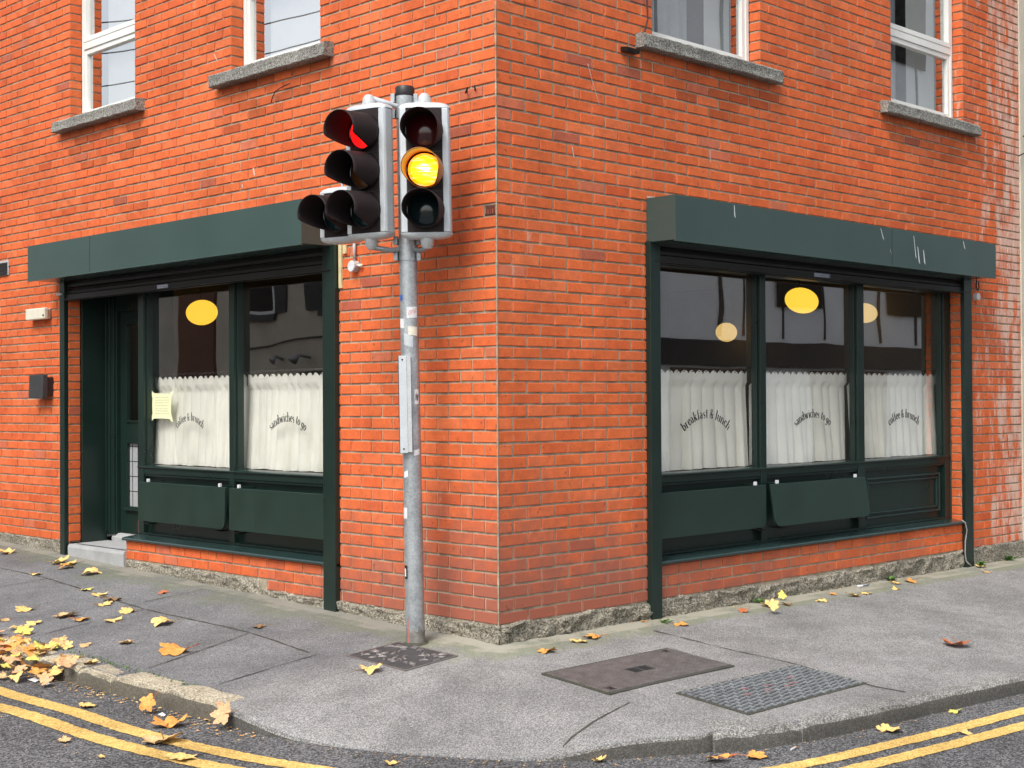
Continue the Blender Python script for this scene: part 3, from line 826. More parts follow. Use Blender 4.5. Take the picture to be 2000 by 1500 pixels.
# lettering -----------------------------------------------------------------
def arcp(cx, cy, rx, ry, a0, a1, n=14, th=.12, tn=.07):
    return [(cx + rx * math.cos(R_(a0 + (a1 - a0) * k / n)), cy + ry * math.sin(R_(a0 + (a1 - a0) * k / n)), tn + th * abs(math.cos(R_(a0 + (a1 - a0) * k / n))) ** 1.5) for k in range(n + 1)]
def st(x0, y0, x1, y1, w): return [(x0, y0, w), (x1, y1, w)]
TK, TN = .18, .07
def serif(x, y): return st(x - .09, y, x + .09, y, TN)
G = {
 'b': (.56, [st(.12, .82, .12, .0, TK), arcp(.29, .26, .17, .26, -170, 170), serif(.08, .82)]),
 'c': (.44, [arcp(.24, .26, .17, .26, 40, 320), [(.36, .40, .09), (.37, .41, .09)]]),
 'd': (.58, [arcp(.23, .26, .17, .26, 10, 350), st(.42, .82, .42, .0, TK), serif(.38, .82)]),
 'e': (.46, [arcp(.24, .26, .17, .26, 5, 320), st(.09, .27, .40, .27, TN)]),
 'a': (.50, [arcp(.2, .14, .13, .14, 60, 330), st(.35, .40, .35, .0, TK), arcp(.22, .36, .13, .15, 0, 160, th=.05), st(.35, .02, .46, .02, TN)]),
 'f': (.36, [st(.16, .66, .16, 0, TK), arcp(.27, .66, .11, .16, 60, 180, th=.07), serif(.18, .48), serif(.16, 0)]),
 'g': (.54, [arcp(.23, .28, .16, .22, 0, 360), st(.41, .5, .41, -.08, TK), arcp(.25, -.08, .16, .15, 200, 360, th=.07)]),
 'h': (.60, [st(.12, .82, .12, 0, TK), arcp(.29, .34, .17, .16, 0, 170, th=.03), st(.46, .36, .46, 0, TK), serif(.12, 0), serif(.46, 0), serif(.08, .82)]),
 'i': (.28, [st(.14, .5, .14, 0, TK), [(.14, .66, .1), (.14, .74, .1)], serif(.14, 0), serif(.10, .5)]),
 'k': (.58, [st(.12, .82, .12, 0, TK), st(.15, .2, .42, .5, TN), st(.24, .3, .46, 0, TK), serif(.12, 0), serif(.46, 0), serif(.42, .5)]),
 'l': (.28, [st(.14, .82, .14, 0, TK), serif(.14, 0), serif(.10, .82)]),
 'n': (.60, [st(.12, .5, .12, 0, TK), arcp(.29, .34, .17, .16, 0, 170, th=.03), st(.46, .36, .46, 0, TK), serif(.12, 0), serif(.46, 0), serif(.08, .5)]),
 'o': (.50, [arcp(.25, .26, .18, .26, 0, 360)]),
 'r': (.42, [st(.12, .5, .12, 0, TK), arcp(.27, .34, .14, .15, 60, 170, th=.03), [(.34, .44, .1), (.35, .45, .1)], serif(.12, 0), serif(.08, .5)]),
 's': (.42, [arcp(.2, .37, .12, .13, 40, 230, th=.04), st(.12, .30, .29, .20, TK), arcp(.2, .13, .12, .13, -140, 50, th=.04)]),
 't': (.36, [st(.16, .7, .16, .08, TK), arcp(.26, .1, .1, .1, 180, 300, th=.05), serif(.2, .5)]),
 'u': (.60, [st(.12, .5, .12, .14, TK), arcp(.29, .16, .17, .16, 190, 350, th=.03), st(.46, .5, .46, 0, TK), serif(.08, .5), serif(.42, .5)]),
 'w': (.76, [st(.08, .5, .24, 0, TK), st(.24, 0, .37, .46, TN), st(.36, .5, .52, 0, TK), st(.52, 0, .66, .5, TN), serif(.08, .5), serif(.66, .5)]),
 '&': (.66, [arcp(.26, .62, .12, .16, -40, 220, th=.05), st(.17, .52, .52, .02, TK), arcp(.24, .2, .17, .2, 90, 340, th=.06), st(.38, .12, .52, .36, TN), serif(.54, .36)]),
 ' ': (.24, []),
}
def lettering(F, sf, text, uc, zend, ztop, half, flip, size_k=1.0):
    mb = MB(F); total = sum(G[c][0] for c in text)
    sag = (ztop - zend) * .62
    Rr = (half * half + sag * sag) / (2 * sag); ha = math.asin(min(1, half / Rr)); arc = 2 * Rr * ha
    k = arc / total
    x = 0; cz = zend + sag - Rr; words = []
    for ch in text:
        if ch == ' ' and mb.v: words.append(mb); mb = MB(F)
        adv, strokes = G[ch]
        for S in strokes:
            pts = []
            for (px, py, w) in S:
                ang = -ha + (x + px) * k / Rr
                # tangent-plane placement of the glyph at its centre
                ac = -ha + (x + adv / 2) * k / Rr
                lx = (px - adv / 2) * k; ly = py * k * 1.25
                X = Rr * math.sin(ac) + lx * math.cos(ac) + ly * math.sin(ac)
                Z = cz + Rr * math.cos(ac) - lx * math.sin(ac) + ly * math.cos(ac)
                pts.append((X, Z, w * k))
            for i in range(len(pts) - 1):
                (x0, y0, w0), (x1, y1, w1) = pts[i], pts[i + 1]
                d = math.hypot(x1 - x0, y1 - y0) or 1e-6; nx, ny = -(y1 - y0) / d, (x1 - x0) / d
                s = -1 if flip else 1
                q = [(x0 + nx * w0 / 2, y0 + ny * w0 / 2), (x1 + nx * w1 / 2, y1 + ny * w1 / 2), (x1 - nx * w1 / 2, y1 - ny * w1 / 2), (x0 - nx * w0 / 2, y0 - ny * w0 / 2)]
                mb.quad([(uc + s * a, -.1885 + .0001 * (i % 2), b) for a, b in q], 'ink')
        x += adv
    words.append(mb)
    for wb, wd in zip(words, text.split()):
        o = wb.build('lettering', sf); o['label'] = 'black word ' + wd.replace('&', 'and sign') + ' on the glass'
lettering(FR, sfR, 'breakfast & lunch', 2.217, 1.285, 1.448, .25, False)
lettering(FR, sfR, 'sandwiches to go', 3.56, 1.295, 1.418, .232, False)
lettering(FR, sfR, 'coffee & brunch', 4.93, 1.278, 1.398, .232, False)
lettering(FL, sfL, 'coffee & brunch', 4.11, 1.31, 1.422, .205, True)
lettering(FL, sfL, 'sandwiches to go', 2.655, 1.305, 1.424, .232, True)

# ------------------------------------------------------------------ door in its recess and the steps
mb = MB(FL)
mb.box(5.872, 5.902, -.34, -.112, .25, 2.72, 'green')          # flush board on the recess side
mb.box(5.74, 5.93, -.44, -.341, .33, 2.72, 'green')            # door post with beads
mb.box(5.725, 5.742, -.43, -.36, .33, 2.72, 'green'); mb.box(5.80, 5.812, -.341, -.330, .35, 2.72, 'green'); mb.box(5.86, 5.872, -.341, -.325, .35, 2.72, 'green')
mb.box(4.86, 5.725, -.44, -.35, 2.36, 2.72, 'green')
mb.build('door_frame', building, bevel=.003)
mb = MB(FL)
D0, D1 = 4.87, 5.722
for (a, b, z0, z1) in ((D0, D0 + .12, .35, 2.36), (D1 - .12, D1, .35, 2.36), (D0 + .12, D1 - .12, .35, .57), (D0 + .12, D1 - .12, 1.18, 1.35), (D0 + .12, D1 - .12, 2.26, 2.36)):
    mb.box(a, b, -.44, -.395, z0, z1, 'green')
for z0, z1 in ((.57, 1.18), (1.35, 2.26)):
    for (a, b, c, d) in ((D0 + .12, D1 - .12, z0, z0 + .02), (D0 + .12, D1 - .12, z1 - .02, z1), (D0 + .12, D0 + .14, z0 + .02, z1 - .02), (D1 - .14, D1 - .12, z0 + .02, z1 - .02)):
        mb.box(a, b, -.43, -.385, c, d, 'green')
mb.prism([(-.395, .555), (-.362, .555), (-.362, .562), (-.395, .585)], D0 + .1, D1 - .1, 'green')
door = mb.build('door', building, bevel=.002)
door['label'] = 'half-glazed green cafe door'
mb = MB(FL); mb.quad([(D0 + .14, -.417, 1.37), (D1 - .14, -.417, 1.37), (D1 - .14, -.417, 2.24), (D0 + .14, -.417, 2.24)], 'door_glass'); mb.build('glass_pane', door)
mb = MB(FL); mb.box(D0 + .14, D1 - .14, -.42, -.414, .59, 1.16, 'frost')
for k in range(1, 5): mb.box(D0 + .14, D1 - .14, -.4139, -.4115, .59 + .57 * k / 4.2 - .003, .59 + .57 * k / 4.2 + .003, 'soot')
for x in (5.16, 5.30, 5.43, 5.53): mb.box(x - .003, x + .003, -.4139, -.4112, .59, 1.16, 'soot')
mb.build('glass_pane', door)['label'] = 'frosted lower pane with dark grid lines'
mb = MB(FL); mb.box(5.26, 5.39, -.3949, -.392, .36, .52, 'brick', col=(.30, .10, .08)); mb.build('kick_plate', door)
mb = MB(FL)
mb.prism([(-.345, .0), (.018, .0), (.024, .235), (.014, .262), (-.345, .268)], 4.832, 5.872, 'step')
mb.box(4.835, 5.80, -.050, -.026, .262, .2655, 'darkgrey')
mb.prism([(-.60, .1), (-.352, .1), (-.348, .30), (-.372, .338), (-.60, .348)], 4.86, 5.80, 'step')
mb.build('doorstep', building, bevel=.008, seg=3)

# ------------------------------------------------------------------ upper windows
def upper_window(F, a, b, left, kind):
    """uPVC frame 11 cm behind the brick face, transom at 4.78, granite sill"""
    fr = MB(F); wf, wb = -.108, -.165
    zt, zb = 5.9, 4.085
    for (x0, x1, z0, z1) in ((a, a + .038, zb, zt), (b - .038, b, zb, zt), (a + .038, b - .038, zt - .06, zt), (a + .038, b - .038, zb, zb + .05), (a + .038, b - .038, 4.735, 4.80)):
        fr.box(x0, x1, wb, wf, z0, z1, 'upvc')
    for z0, z1, w2 in ((4.80, zt - .06, -.100), (zb + .05, 4.735, -.115)):
        for (x0, x1, y0, y1) in ((a + .038, a + .075, z0, z1), (b - .075, b - .038, z0, z1), (a + .075, b - .075, z0, z0 + .045), (a + .075, b - .075, z1 - .045, z1)):
            fr.box(x0, x1, wb + .005, w2 - .004, y0, y1, 'upvc')
    f = fr.build('window', building, bevel=.004)
    for z0, z1 in ((4.845, zt - .105), (zb + .095, 4.69)):
        p = MB(F); p.quad([(a + .075, -.148, z0), (b - .075, -.148, z0), (b - .075, -.148, z1), (a + .075, -.148, z1)], 'glass_sky' if F is FL else 'glass_up'); p.build('glass_pane', f)
    # stone sill, tooled front
    s = MB(F); e0, e1 = a - .17 if kind != 'x' else a, b + .19
    n = 60
    prof = [(-.11, 3.99), (.075, 3.982), (.085, 3.99), (.082, 4.03), (.084, 4.07), (.070, 4.083), (-.11, 4.100)]
    def P(i, j):
        u = e0 + (e1 - e0) * i / n; w, z = prof[j % len(prof)]
        q = noise.noise(Vector((u * 23, w * 40, z * 37))) * .004 + noise.noise(Vector((u * 9, w * 20, z * 17))) * .004
        return F(u, w + (q if w > 0 else 0), z + q)
    s.grid(P, n + 1, len(prof) + 1, 'granite')
    for i in (0, n): s.quad([P(i, j) for j in range(len(prof))], 'granite', raw=True)
    s.build('window_sill', f)
    return f
# what hangs behind the upper panes: net curtains, pale blinds, and white panels added to mimic reflected sky
def drape(F, a, b, z0, z1, w, waves, amp, mat, name, parent=None):
    mb = MB(F); n = max(12, int((b - a) * 60)); mz = 8
    ph = rng.uniform(0, 6)
    def P(i, j):
        u = a + (b - a) * i / n; z = z0 + (z1 - z0) * j / mz
        k = 1 - .35 * j / mz
        d = (math.sin(u * waves + ph) + .4 * math.sin(u * waves * 2.3 + ph * 2 + j * .15)) * amp * k
        return F(u, w + d, z)
    mb.grid(P, n + 1, mz + 1, mat); return mb.build(name, parent, smooth=True)
upper_window(FL, 4.66, 5.86, True, ''); upper_window(FL, 1.925, 3.13, True, '')
upper_window(FR, 1.445, 2.66, False, ''); upper_window(FR, 4.48, 5.68, False, '')
def blind(F, a, b, z0, z1, w, lab):
    mb = MB(F); mb.box(a, b, w - .003, w, z0, z1, 'upvc'); mb.box(a, b, w - .012, w + .006, z0 - .02, z0, 'upvc'); 
    o = mb.build('pane_backing', origin=F((a + b) / 2, w, z0)); tag(o, lab, 'blind')
blind(FL, 4.70, 5.58, 4.12, 5.9, -.22, 'white panel added behind the glass of the leftmost upstairs window to imitate reflected sky')  # added panels, whiten the left panes like bright reflected sky
blind(FL, 1.96, 2.92, 4.12, 5.9, -.22, 'white panel added behind the upstairs window above the left shutter box to imitate reflected sky')
c1 = drape(FR, 1.75, 2.15, 4.08, 5.9, -.30, 42, .022, 'grey_pl', 'net_curtain'); tag(c1, 'grey net curtain in the upstairs window nearest the corner on the right wall', 'curtain')
c2 = drape(FR, 4.65, 5.02, 4.08, 5.9, -.30, 42, .022, 'grey_pl', 'net_curtain'); tag(c2, 'grey net curtain in the upstairs window at the far right', 'curtain')
blind(FR, 2.30, 2.60, 4.12, 5.9, -.26, 'greenish blind at the right of the upstairs window nearest the corner')
blind(FR, 5.12, 5.60, 4.12, 5.9, -.26, 'pale blind inside the far right upstairs window')

# ------------------------------------------------------------------ cafe curtains on rods
def cafe_curtain(F, a, b, lab, seed, w=-.30):
    r = random.Random(seed); n = int((b - a) * 170); zs = [1.0 + (1.748 - 1.0) * k / 26 for k in range(27)]
    folds = []; x = a
    while x < b + .1:
        folds.append((x, r.uniform(.55, 1.2), r.uniform(-.03, .03), r.uniform(.5, 1.0))); x += r.uniform(.07, .145)
    def depth(u, z):
        t = (1.65 - z) / .65; t = max(0, min(1, t))
        d = 0
        for k in range(len(folds) - 1):
            x0 = folds[k][0] + folds[k][2] * t; x1 = folds[k + 1][0] + folds[k + 1][2] * t
            if x0 <= u <= x1:
                q = (u - x0) / (x1 - x0 + 1e-6)
                d = math.sin(q * math.pi) ** .55 * .068 * folds[k][1] * (.35 + .65 * t) if folds[k][3] > .3 else 0
                break
        return d
    def P(i, j):
        u = a + (b - a) * i / n; z = zs[j]
        if z > 1.655:
            sc = abs(math.sin(u * math.pi / .084)) ** .6; dz = (-.032 + .032 * sc) if j == 26 else 0
            return F(u, w + .034 + .004 * math.sin(u * 40), z + dz)
        gather = .010 if z > 1.64 else 0
        return F(u, w - gather + depth(u, z) + .003 * noise.noise(Vector((u * 9, z * 9, seed))), z + (.006 * noise.noise(Vector((u * 6, 0, seed))) if j == 0 else 0))
    mb = MB(F); mb.grid(P, n + 1, 27, 'linen')
    o = mb.build('curtain', origin=F((a + b) / 2, w, 1.0), auto=70); tag(o, lab, 'curtain', 'linen cafe curtains'); return o
cafe_curtain(FL, 3.35, 4.85, 'linen cafe curtain behind the paper notice and coffee lettering, nearest the door', 3)
cafe_curtain(FL, 1.86, 3.335, 'linen cafe curtain behind sandwiches lettering left of the traffic light pole', 4)
cafe_curtain(FR, 1.50, 2.80, 'linen cafe curtain behind the breakfast and lunch lettering', 5)
cafe_curtain(FR, 2.86, 4.15, 'linen cafe curtain in the middle pane of the right shop window', 6)
cafe_curtain(FR, 4.20, 5.60, 'linen cafe curtain in the far right shop pane behind coffee lettering', 7)
def rod(F, a, b, lab, fin):
    mb = MB(F); mb.tube([F(a, -.262, 1.772), F(b, -.262, 1.772)], .009, 'rod', 8)
    if fin: 
        x = b; mb.tube([F(x - .01, -.262, 1.772), F(x + .008, -.262, 1.772), F(x + .03, -.262, 1.772), F(x + .045, -.262, 1.772)], [.01, .028, .028, .008], 'rod', 12)
    org = F((a + b) / 2, -.262, 1.772); o = mb.build('curtain_rod', origin=org, smooth=True); tag(o, lab, 'curtain rod')
    x = a + .05; k = 0
    while x < b - .03 and k < 60:
        r = MB(F); t = rng.uniform(-.012, .012)
        r.tube([F(x + t * math.sin(q * math.pi / 6), -.262 + .019 * math.cos(q * math.pi / 6), 1.760 + .024 * math.sin(q * math.pi / 6)) for q in range(13)], .0028, 'rod', 5, cap=False)
        r.build('ring', o, smooth=True); x += .084; k += 1
rod(FL, 1.86, 4.86, 'dark curtain rod with rings behind the left shop window', True)
rod(FR, 1.50, 5.66, 'dark curtain rod with rings behind the right shop window', True)

# pendant lamps inside
def pendant(a, b, z, rx, rz, lab, tilt=0.1, mt='lamp'):
    t = thing('pendant_lamp', lab, 'lamp', FG(a, b, z), 'glowing pebble shaped pendant lamps in the cafe')
    mb = MB()
    def P(i, j):
        th = 2 * math.pi * i / 28; ph = math.pi * j / 16
        x = math.sin(ph) * math.cos(th); y = math.sin(ph) * math.sin(th); zz = math.cos(ph)
        v = Vector((x * rx * (1 + .12 * x), y * rx, zz * rz * (1 + .12 * x)))
        v.rotate(Matrix.Rotation(tilt, 3, 'Y')); return FG(a, b, z) + v
    mb.grid(P, 28, 17, mt, closed=True); mb.build('glass_shade', t, smooth=True)
    mb = MB(); mb.tube([FG(a, b, z + rz * .9), FG(a, b, 2.78)], .004, 'rod', 6); mb.build('cord', t)
    mb = MB(); mb.tube([FG(a, b, z + rz * .9), FG(a, b, z + rz * .9 + .05)], .022, 'rod', 10); mb.build('cap', t)
    return t
pendant(5.746, 1.2, 2.39, .145, .120, 'glowing yellow pendant lamp seen through the pane left of the traffic light', -.15)
pendant(1.2, 4.724, 2.45, .160, .118, 'bright yellow pendant lamp in the middle pane of the right shop window', .2)
pendant(1.45, 6.12, 2.40, .135, .10, 'pendant lamp seen behind the far right shop pane', .1, 'lamp_far')
pendant(3.3, 6.12, 2.27, .12, .105, 'small distant pendant lamp seen through the shop pane nearest the corner', .1, 'lamp_far')

# paper notice taped inside the glass
mb = MB(FL)
mb.quad([(4.728, -.1865, 1.392), (4.735, -.1865, 1.5), (4.728, -.1865, 1.612), (4.57, -.1865, 1.606), (4.414, -.1865, 1.602), (4.418, -.1865, 1.5), (4.414, -.1865, 1.390), (4.57, -.1865, 1.394)], 'paper')
for (x, z, s, t) in ((4.728, 1.612, 1, 1), (4.414, 1.602, -1, 1), (4.728, 1.392, 1, -1), (4.414, 1.39, -1, -1)):
    mb.quad([(x - s * .03, -.1862, z - t * .004), (x + s * .025, -.1862, z + t * .028), (x + s * .03, -.1862, z + t * .018), (x + s * .004, -.1862, z - t * .04)], 'paper')
for k in range(7):
    z = 1.57 - k * .023; x = 4.68
    while x > 4.46:
        w_ = rng.uniform(.012, .035); mb.quad([(x, -.1855, z), (x - w_, -.1855, z), (x - w_, -.1855, z + .006), (x, -.1855, z + .006)], 'paper_ink'); x -= w_ + .012
tag(mb.build('paper_notice', origin=FL(4.57, -.186, 1.39)), 'small pale yellow handwritten paper notice taped in the shop window by the door', 'notice')

# ------------------------------------------------------------------ small things on the walls
t = thing('bulkhead_light', 'cream plastic bulkhead light on the brick wall left of the shop door', 'light', FL(6.42, 0, 2.356))
mb = MB(FL); mb.box(6.25, 6.60, .001, .030, 2.306, 2.405, 'cream'); mb.build('base', t, bevel=.008)
mb = MB(FL); mb.box(6.225, 6.62, .031, .075, 2.303, 2.409, 'cream'); mb.build('cover', t, bevel=.012, seg=3)
mb = MB(FL); mb.box(6.232, 6.25, .076, .080, 2.33, 2.345, 'rod'); mb.build('screw', t)
t = thing('meter_box', 'dark slate box fixed to the brick wall left of the guide rail', 'box', FL(6.34, 0, 1.68))
mb = MB(FL); mb.box(6.20, 6.44, .001, .055, 1.60, 1.77, 'black'); mb.build('back_box', t, bevel=.004)
mb = MB(FL)
mb.prism([(.056, 1.585), (.105, 1.578), (.098, 1.79), (.056, 1.795)], 6.195, 6.485, 'darkgrey'); mb.build('cover', t, bevel=.004)
t = thing('air_vent', 'slotted dark air vent let into the brickwork at the left edge', 'vent', FL(7.30, 0, 2.84))
mb = MB(FL); mb.box(7.147, 7.45, .001, .010, 2.768, 2.91, 'grey_pl'); mb.build('frame', t, bevel=.003)
for k in range(8):
    mb = MB(FL); z = 2.778 + k * .0155; mb.prism([(.0105, z), (.013, z), (.02, z - .006), (.0105, z + .006)], 7.16, 7.44, 'soot'); mb.build('slat', t)
t = thing('junction_box', 'round pale grey junction box with conduit right of the left shutter box', 'junction box', FL(1.49, 0, 2.47))
mb = MB(FL); mb.tube([FL(1.49, .001, 2.470), FL(1.49, .045, 2.470)], .040, 'grey_pl', 24); mb.build('box', t, auto=40)
mb = MB(FL); mb.tube([FL(1.49, .0455, 2.470), FL(1.49, .049, 2.470)], [.039, .037], 'white', 24); mb.build('lid', t, auto=40)
mb = MB(FL); mb.tube([FL(1.49, .018, 2.51), FL(1.492, .018, 2.66)], .011, 'grey_pl', 12); mb.build('conduit', t, smooth=True)
mb = MB(FL); mb.tube([FL(1.45, .02, 2.475), FL(1.40, .02, 2.47)], [.008, .012], 'cream', 8); mb.build('cable_gland', t, smooth=True)
mb = MB(FL)
mb.prism([(.001, 2.33), (.012, 2.33), (.014, 2.64), (.001, 2.64)], 1.655, 1.690, 'wood'); mb.box(1.60, 1.635, .001, .014, 2.57, 2.63, 'wood')
tag(mb.build('timber_strip', origin=FL(1.67, 0, 2.33)), 'raw yellow timber strip beside the guide rail under the left shutter box', 'timber strip')
t = thing('junction_box', 'small white junction box with a loop of black cable by the right shutter box', 'junction box', FR(5.85, 0, 2.50))
mb = MB(FR); mb.tube([FR(5.86, .001, 2.475), FR(5.86, .045, 2.475)], .034, 'white', 20); mb.build('box', t, auto=40)
mb = MB(FR); mb.tube([FR(5.80, .06, 2.63), FR(5.81, .05, 2.56), FR(5.84, .05, 2.53), FR(5.86, .05, 2.56), FR(5.85, .05, 2.62)], .006, 'black', 8); mb.build('cable', t, smooth=True)
mb = MB(FR)
mb.tube(resample([tuple(FR(*p)) for p in ((5.56, .02, .395), (5.59, .04, .37), (5.61, .045, .30), (5.59, .04, .2), (5.575, .045, .1), (5.58, .05, .02), (5.64, .07, -.03))], .03), .006, 'cablew', 8)
tag(mb.build('cable', origin=FR(5.6, .04, 0), smooth=True), 'thin white cable running down from the sill end to the ground at the right', 'cable')
mb = MB(FL)
mb.tube(resample([tuple(FL(*p)) for p in ((2.28, .02, 3.87), (2.34, .03, 3.86), (2.46, .035, 3.83), (2.52, .03, 3.76))], .03), .004, 'black', 6)
tag(mb.build('cable', origin=FL(2.4, .02, 3.8), smooth=True), 'short loose black cable end poking from the bricks under an upstairs sill', 'cable')
mb = MB(FR)
mb.tube(resample([tuple(FR(*p)) for p in ((1.36, .02, 5.2), (1.355, .02, 4.6), (1.372, .025, 4.2), (1.35, .02, 4.12), (1.34, .012, 4.05))], .05), .006, 'black', 6)
tag(mb.build('cable', origin=FR(1.36, .02, 4.1), smooth=True), 'black cable running up the brickwork beside the upstairs window nearest the corner', 'cable')
# iron hook / broken bricks near the corner
mb = MB(FL); mb.tube([FL(.28, .001, 3.52), FL(.26, .03, 3.50), FL(.235, .032, 3.53)], .006, 'rod', 6); mb.tube([FL(.20, .001, 3.51), FL(.17, .03, 3.535)], .005, 'rod', 6)
tag(mb.build('iron_hook', origin=FL(.25, 0, 3.5)), 'small rusty iron hook stub in the left brick face near the corner', 'hook')
mb = MB(FR); mb.prism([(.001, 3.93), (.06, 3.925), (.07, 3.955), (.001, 3.965)], 1.12, 1.25, 'rod'); tag(mb.build('metal_bracket', origin=FR(1.18, 0, 3.93), bevel=.004), 'dark metal bracket under the left end of the sill nearest the corner', 'bracket')

# ------------------------------------------------------------------ traffic light
PB = Vector((-.529, .107, -.012))
AX = Vector((-.052, 0, 3.50)).normalized()         # the pole leans a little
tl = thing('traffic_light', 'galvanised traffic light pole with three signal heads showing amber and red at the corner', 'traffic light', PB)
def pp(z, x=0, y=0): return PB + AX * z + Vector((x, y, 0))
mb = MB(); mb.tube([pp(-.02), pp(.3), pp(1.2), pp(2.4), pp(3.47)], [.0585, .058, .0575, .057, .0565], 'steel', 32); mb.build('pole', tl, auto=40)
mb = MB(); mb.tube([pp(3.465), pp(3.475), pp(3.525), pp(3.535)], [.056, .0605, .0605, .054], 'black', 32); mb.build('pole_cap', tl, auto=40)
for z in (3.40, 2.50):
    mb = MB(); mb.tube([pp(z - .07), pp(z + .07)], .0625, 'steel', 32)
    for dz in (-.05, .05):
        mb.tube([pp(z + dz, -.085, -.02), pp(z + dz, .085, -.02)], .008, 'rod', 8)
        for sx in (-1, 1): mb.box(-.529 + sx * .072 - .012 - .0149 * (z + dz), -.529 + sx * .072 + .012 - .0149 * (z + dz), .06, .10, z + dz - .035, z + dz + .02, 'steel')
    mb.build('clamp', tl, auto=40)
fwd = _f.copy(); fwd.z = 0; fwd.normalize()
def yawdir(deg):
    v = -fwd; v = v.copy(); v.rotate(Matrix.Rotation(R_(deg), 3, 'Z')); return v
def head(center, yaw, states, nm_label, hgt=None):
    """center: middle of the front face; states: top to bottom"""
    f = yawdir(yaw); up = AX.copy(); s = up.cross(f).normalized(); f = s.cross(up).normalized()
    W, D = .31, .10; n = len(states); H = hgt or (.245 * n + .04)
    def Fh(x, y, z): return center + s * x + f * y + up * z     # x to the signal's left hand, y forward
    b = MB(Fh)
    b.box(-W / 2 + .012, W / 2 - .012, -D, -.004, -H / 2, H / 2, 'grey_pl')
    # side extrusions, rounded towards the front
    for sg in (-1, 1):
        prof = [(sg * (W / 2 - .045), .004), (sg * (W / 2 - .010), .002), (sg * W / 2, -.012), (sg * W / 2, -D + .03), (sg * (W / 2 - .03), -D - .004)]
        i = len(b.v)
        pr = prof + [(sg * (W / 2 - .045), -D - .004)]
        m_ = len(pr)
        for z in (-H / 2 + .002, H / 2 - .002):
            for (x, y) in pr: b.v.append(Fh(x, y, z))
        mi = b.mi('alu')
        for k in range(m_):
            k2 = (k + 1) % m_; b.f.append((i + k, i + k2, i + m_ + k2, i + m_ + k)); b.m.append(mi); b.c.append((1, 1, 1))
        for q in (0, m_): b.f.append(tuple(i + q + k for k in range(m_))); b.m.append(mi); b.c.append((1, 1, 1))
    hd = b.build('signal_head', tl); hd['label'] = nm_label
    bm = bmesh.new(); bm.from_mesh(hd.data); bmesh.ops.recalc_face_normals(bm, faces=bm.faces); bm.to_mesh(hd.data); bm.free()
    md = hd.modifiers.new('bevel', 'BEVEL'); md.width = .004; md.segments = 2; md.limit_method = 'ANGLE'
    p = MB(Fh); p.box(-W / 2 + .0455, W / 2 - .0455, -.0035, .006, -H / 2 + .003, H / 2 - .003, 'visor')
    for k in range(1, n): z = H / 2 - .03 - .245 * k; p.box(-W / 2 + .0455, W / 2 - .0455, .0062, .010, z - .003, z + .003, 'black')
    p.build('front_door', hd, bevel=.002)
    for sg in (-1, 1):      # domed end caps
        c = MB()
        def P(i, j, sg=sg):
            t = j / 6; k = math.cos(t * math.pi / 2) ** .6 if t < 1 else 0
            th = 2 * math.pi * i / 24
            cx, cy = math.cos(th), math.sin(th)
            e = .45; x = math.copysign(abs(cx) ** e, cx) * (W / 2 + .006) * k; y = math.copysign(abs(cy) ** e, cy) * (D / 2 + .008) * k - D / 2
            return Fh(x, y, sg * (H / 2 + .040 * math.sin(t * math.pi / 2)))
        c.grid(P, 24, 7, 'alu', closed=True)
        c.quad([P(i, 0) for i in range(24)], 'alu', raw=True)
        c.build('end_cap', hd, auto=45)
    for k, stt in enumerate(states):
        z0 = H / 2 - .02 - .1225 - .245 * k
        L = MB()
        col, lit = stt
        mat = {'r': 'red', 'a': 'amb', 'g': 'grn'}[col] + ('_lit' if lit else '_unlit')
        def P(i, j):
            r = .102 * j / 6; th = 2 * math.pi * i / 28
            return Fh(r * math.cos(th), .030 - .022 * (j / 6) ** 2, z0 + r * math.sin(th))
        L.grid(P, 28, 7, mat, (lambda i, j: ([1.35, 1.2, 1.05, 1, 1, 1][j], [1.7, 1.45, 1.12, .92, .68, .36][j], [14, 7, 2, 1, 1, 1][j])) if lit else None, closed=True)
        lo = L.build('lens', hd, smooth=True); lo['label'] = ('lit ' if lit else 'unlit ') + {'r': 'red', 'a': 'amber', 'g': 'green'}[col] + ' lens'
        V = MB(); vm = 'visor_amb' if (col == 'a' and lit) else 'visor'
        tiltd = R_(-6)
        def Q(i, j):
            th = 2 * math.pi * i / 48 + math.pi / 2     # 0 = top
            a = math.degrees(min(2 * math.pi * i / 48, 2 * math.pi - 2 * math.pi * i / 48))   # 0 top .. 180 bottom
            ln = .25 if a < 108 else (.25 - (a - 108) / 42 * .205 if a < 150 else .045)
            y = .006 + (ln - .006) * j / 8; r = .118 - .004 * j / 8
            return Fh(r * math.cos(th), y, z0 + r * math.sin(th) + math.tan(tiltd) * y * .6)
        V.grid(Q, 48, 9, vm, closed=True)
        vo = V.build('visor', hd, smooth=True, recalc=True)
        sm = vo.modifiers.new('thick', 'SOLIDIFY'); sm.thickness = .004; sm.offset = -1
    return hd, Fh, H
cR = pp(2.972) + Vector((.142, -.215, 0))
hA, FA, HA = head(cR, 4, [('r', 0), ('a', 1), ('g', 0)], 'signal head facing the camera with its amber lens lit')
cLh = pp(2.975) + Vector((-.235, -.14, 0))
hB, FB, HB = head(cLh, -25, [('r', 1), ('a', 0), ('g', 0)], 'signal head turned left with its red lens lit')
fB = yawdir(-25); sB = AX.cross(fB).normalized()
cC = cLh - sB * .262 - fB * .06 + Vector((0, 0, -.245))
hC, FC, HC = head(cC, -25, [('g', 0)], 'single unlit signal head at the lower left')
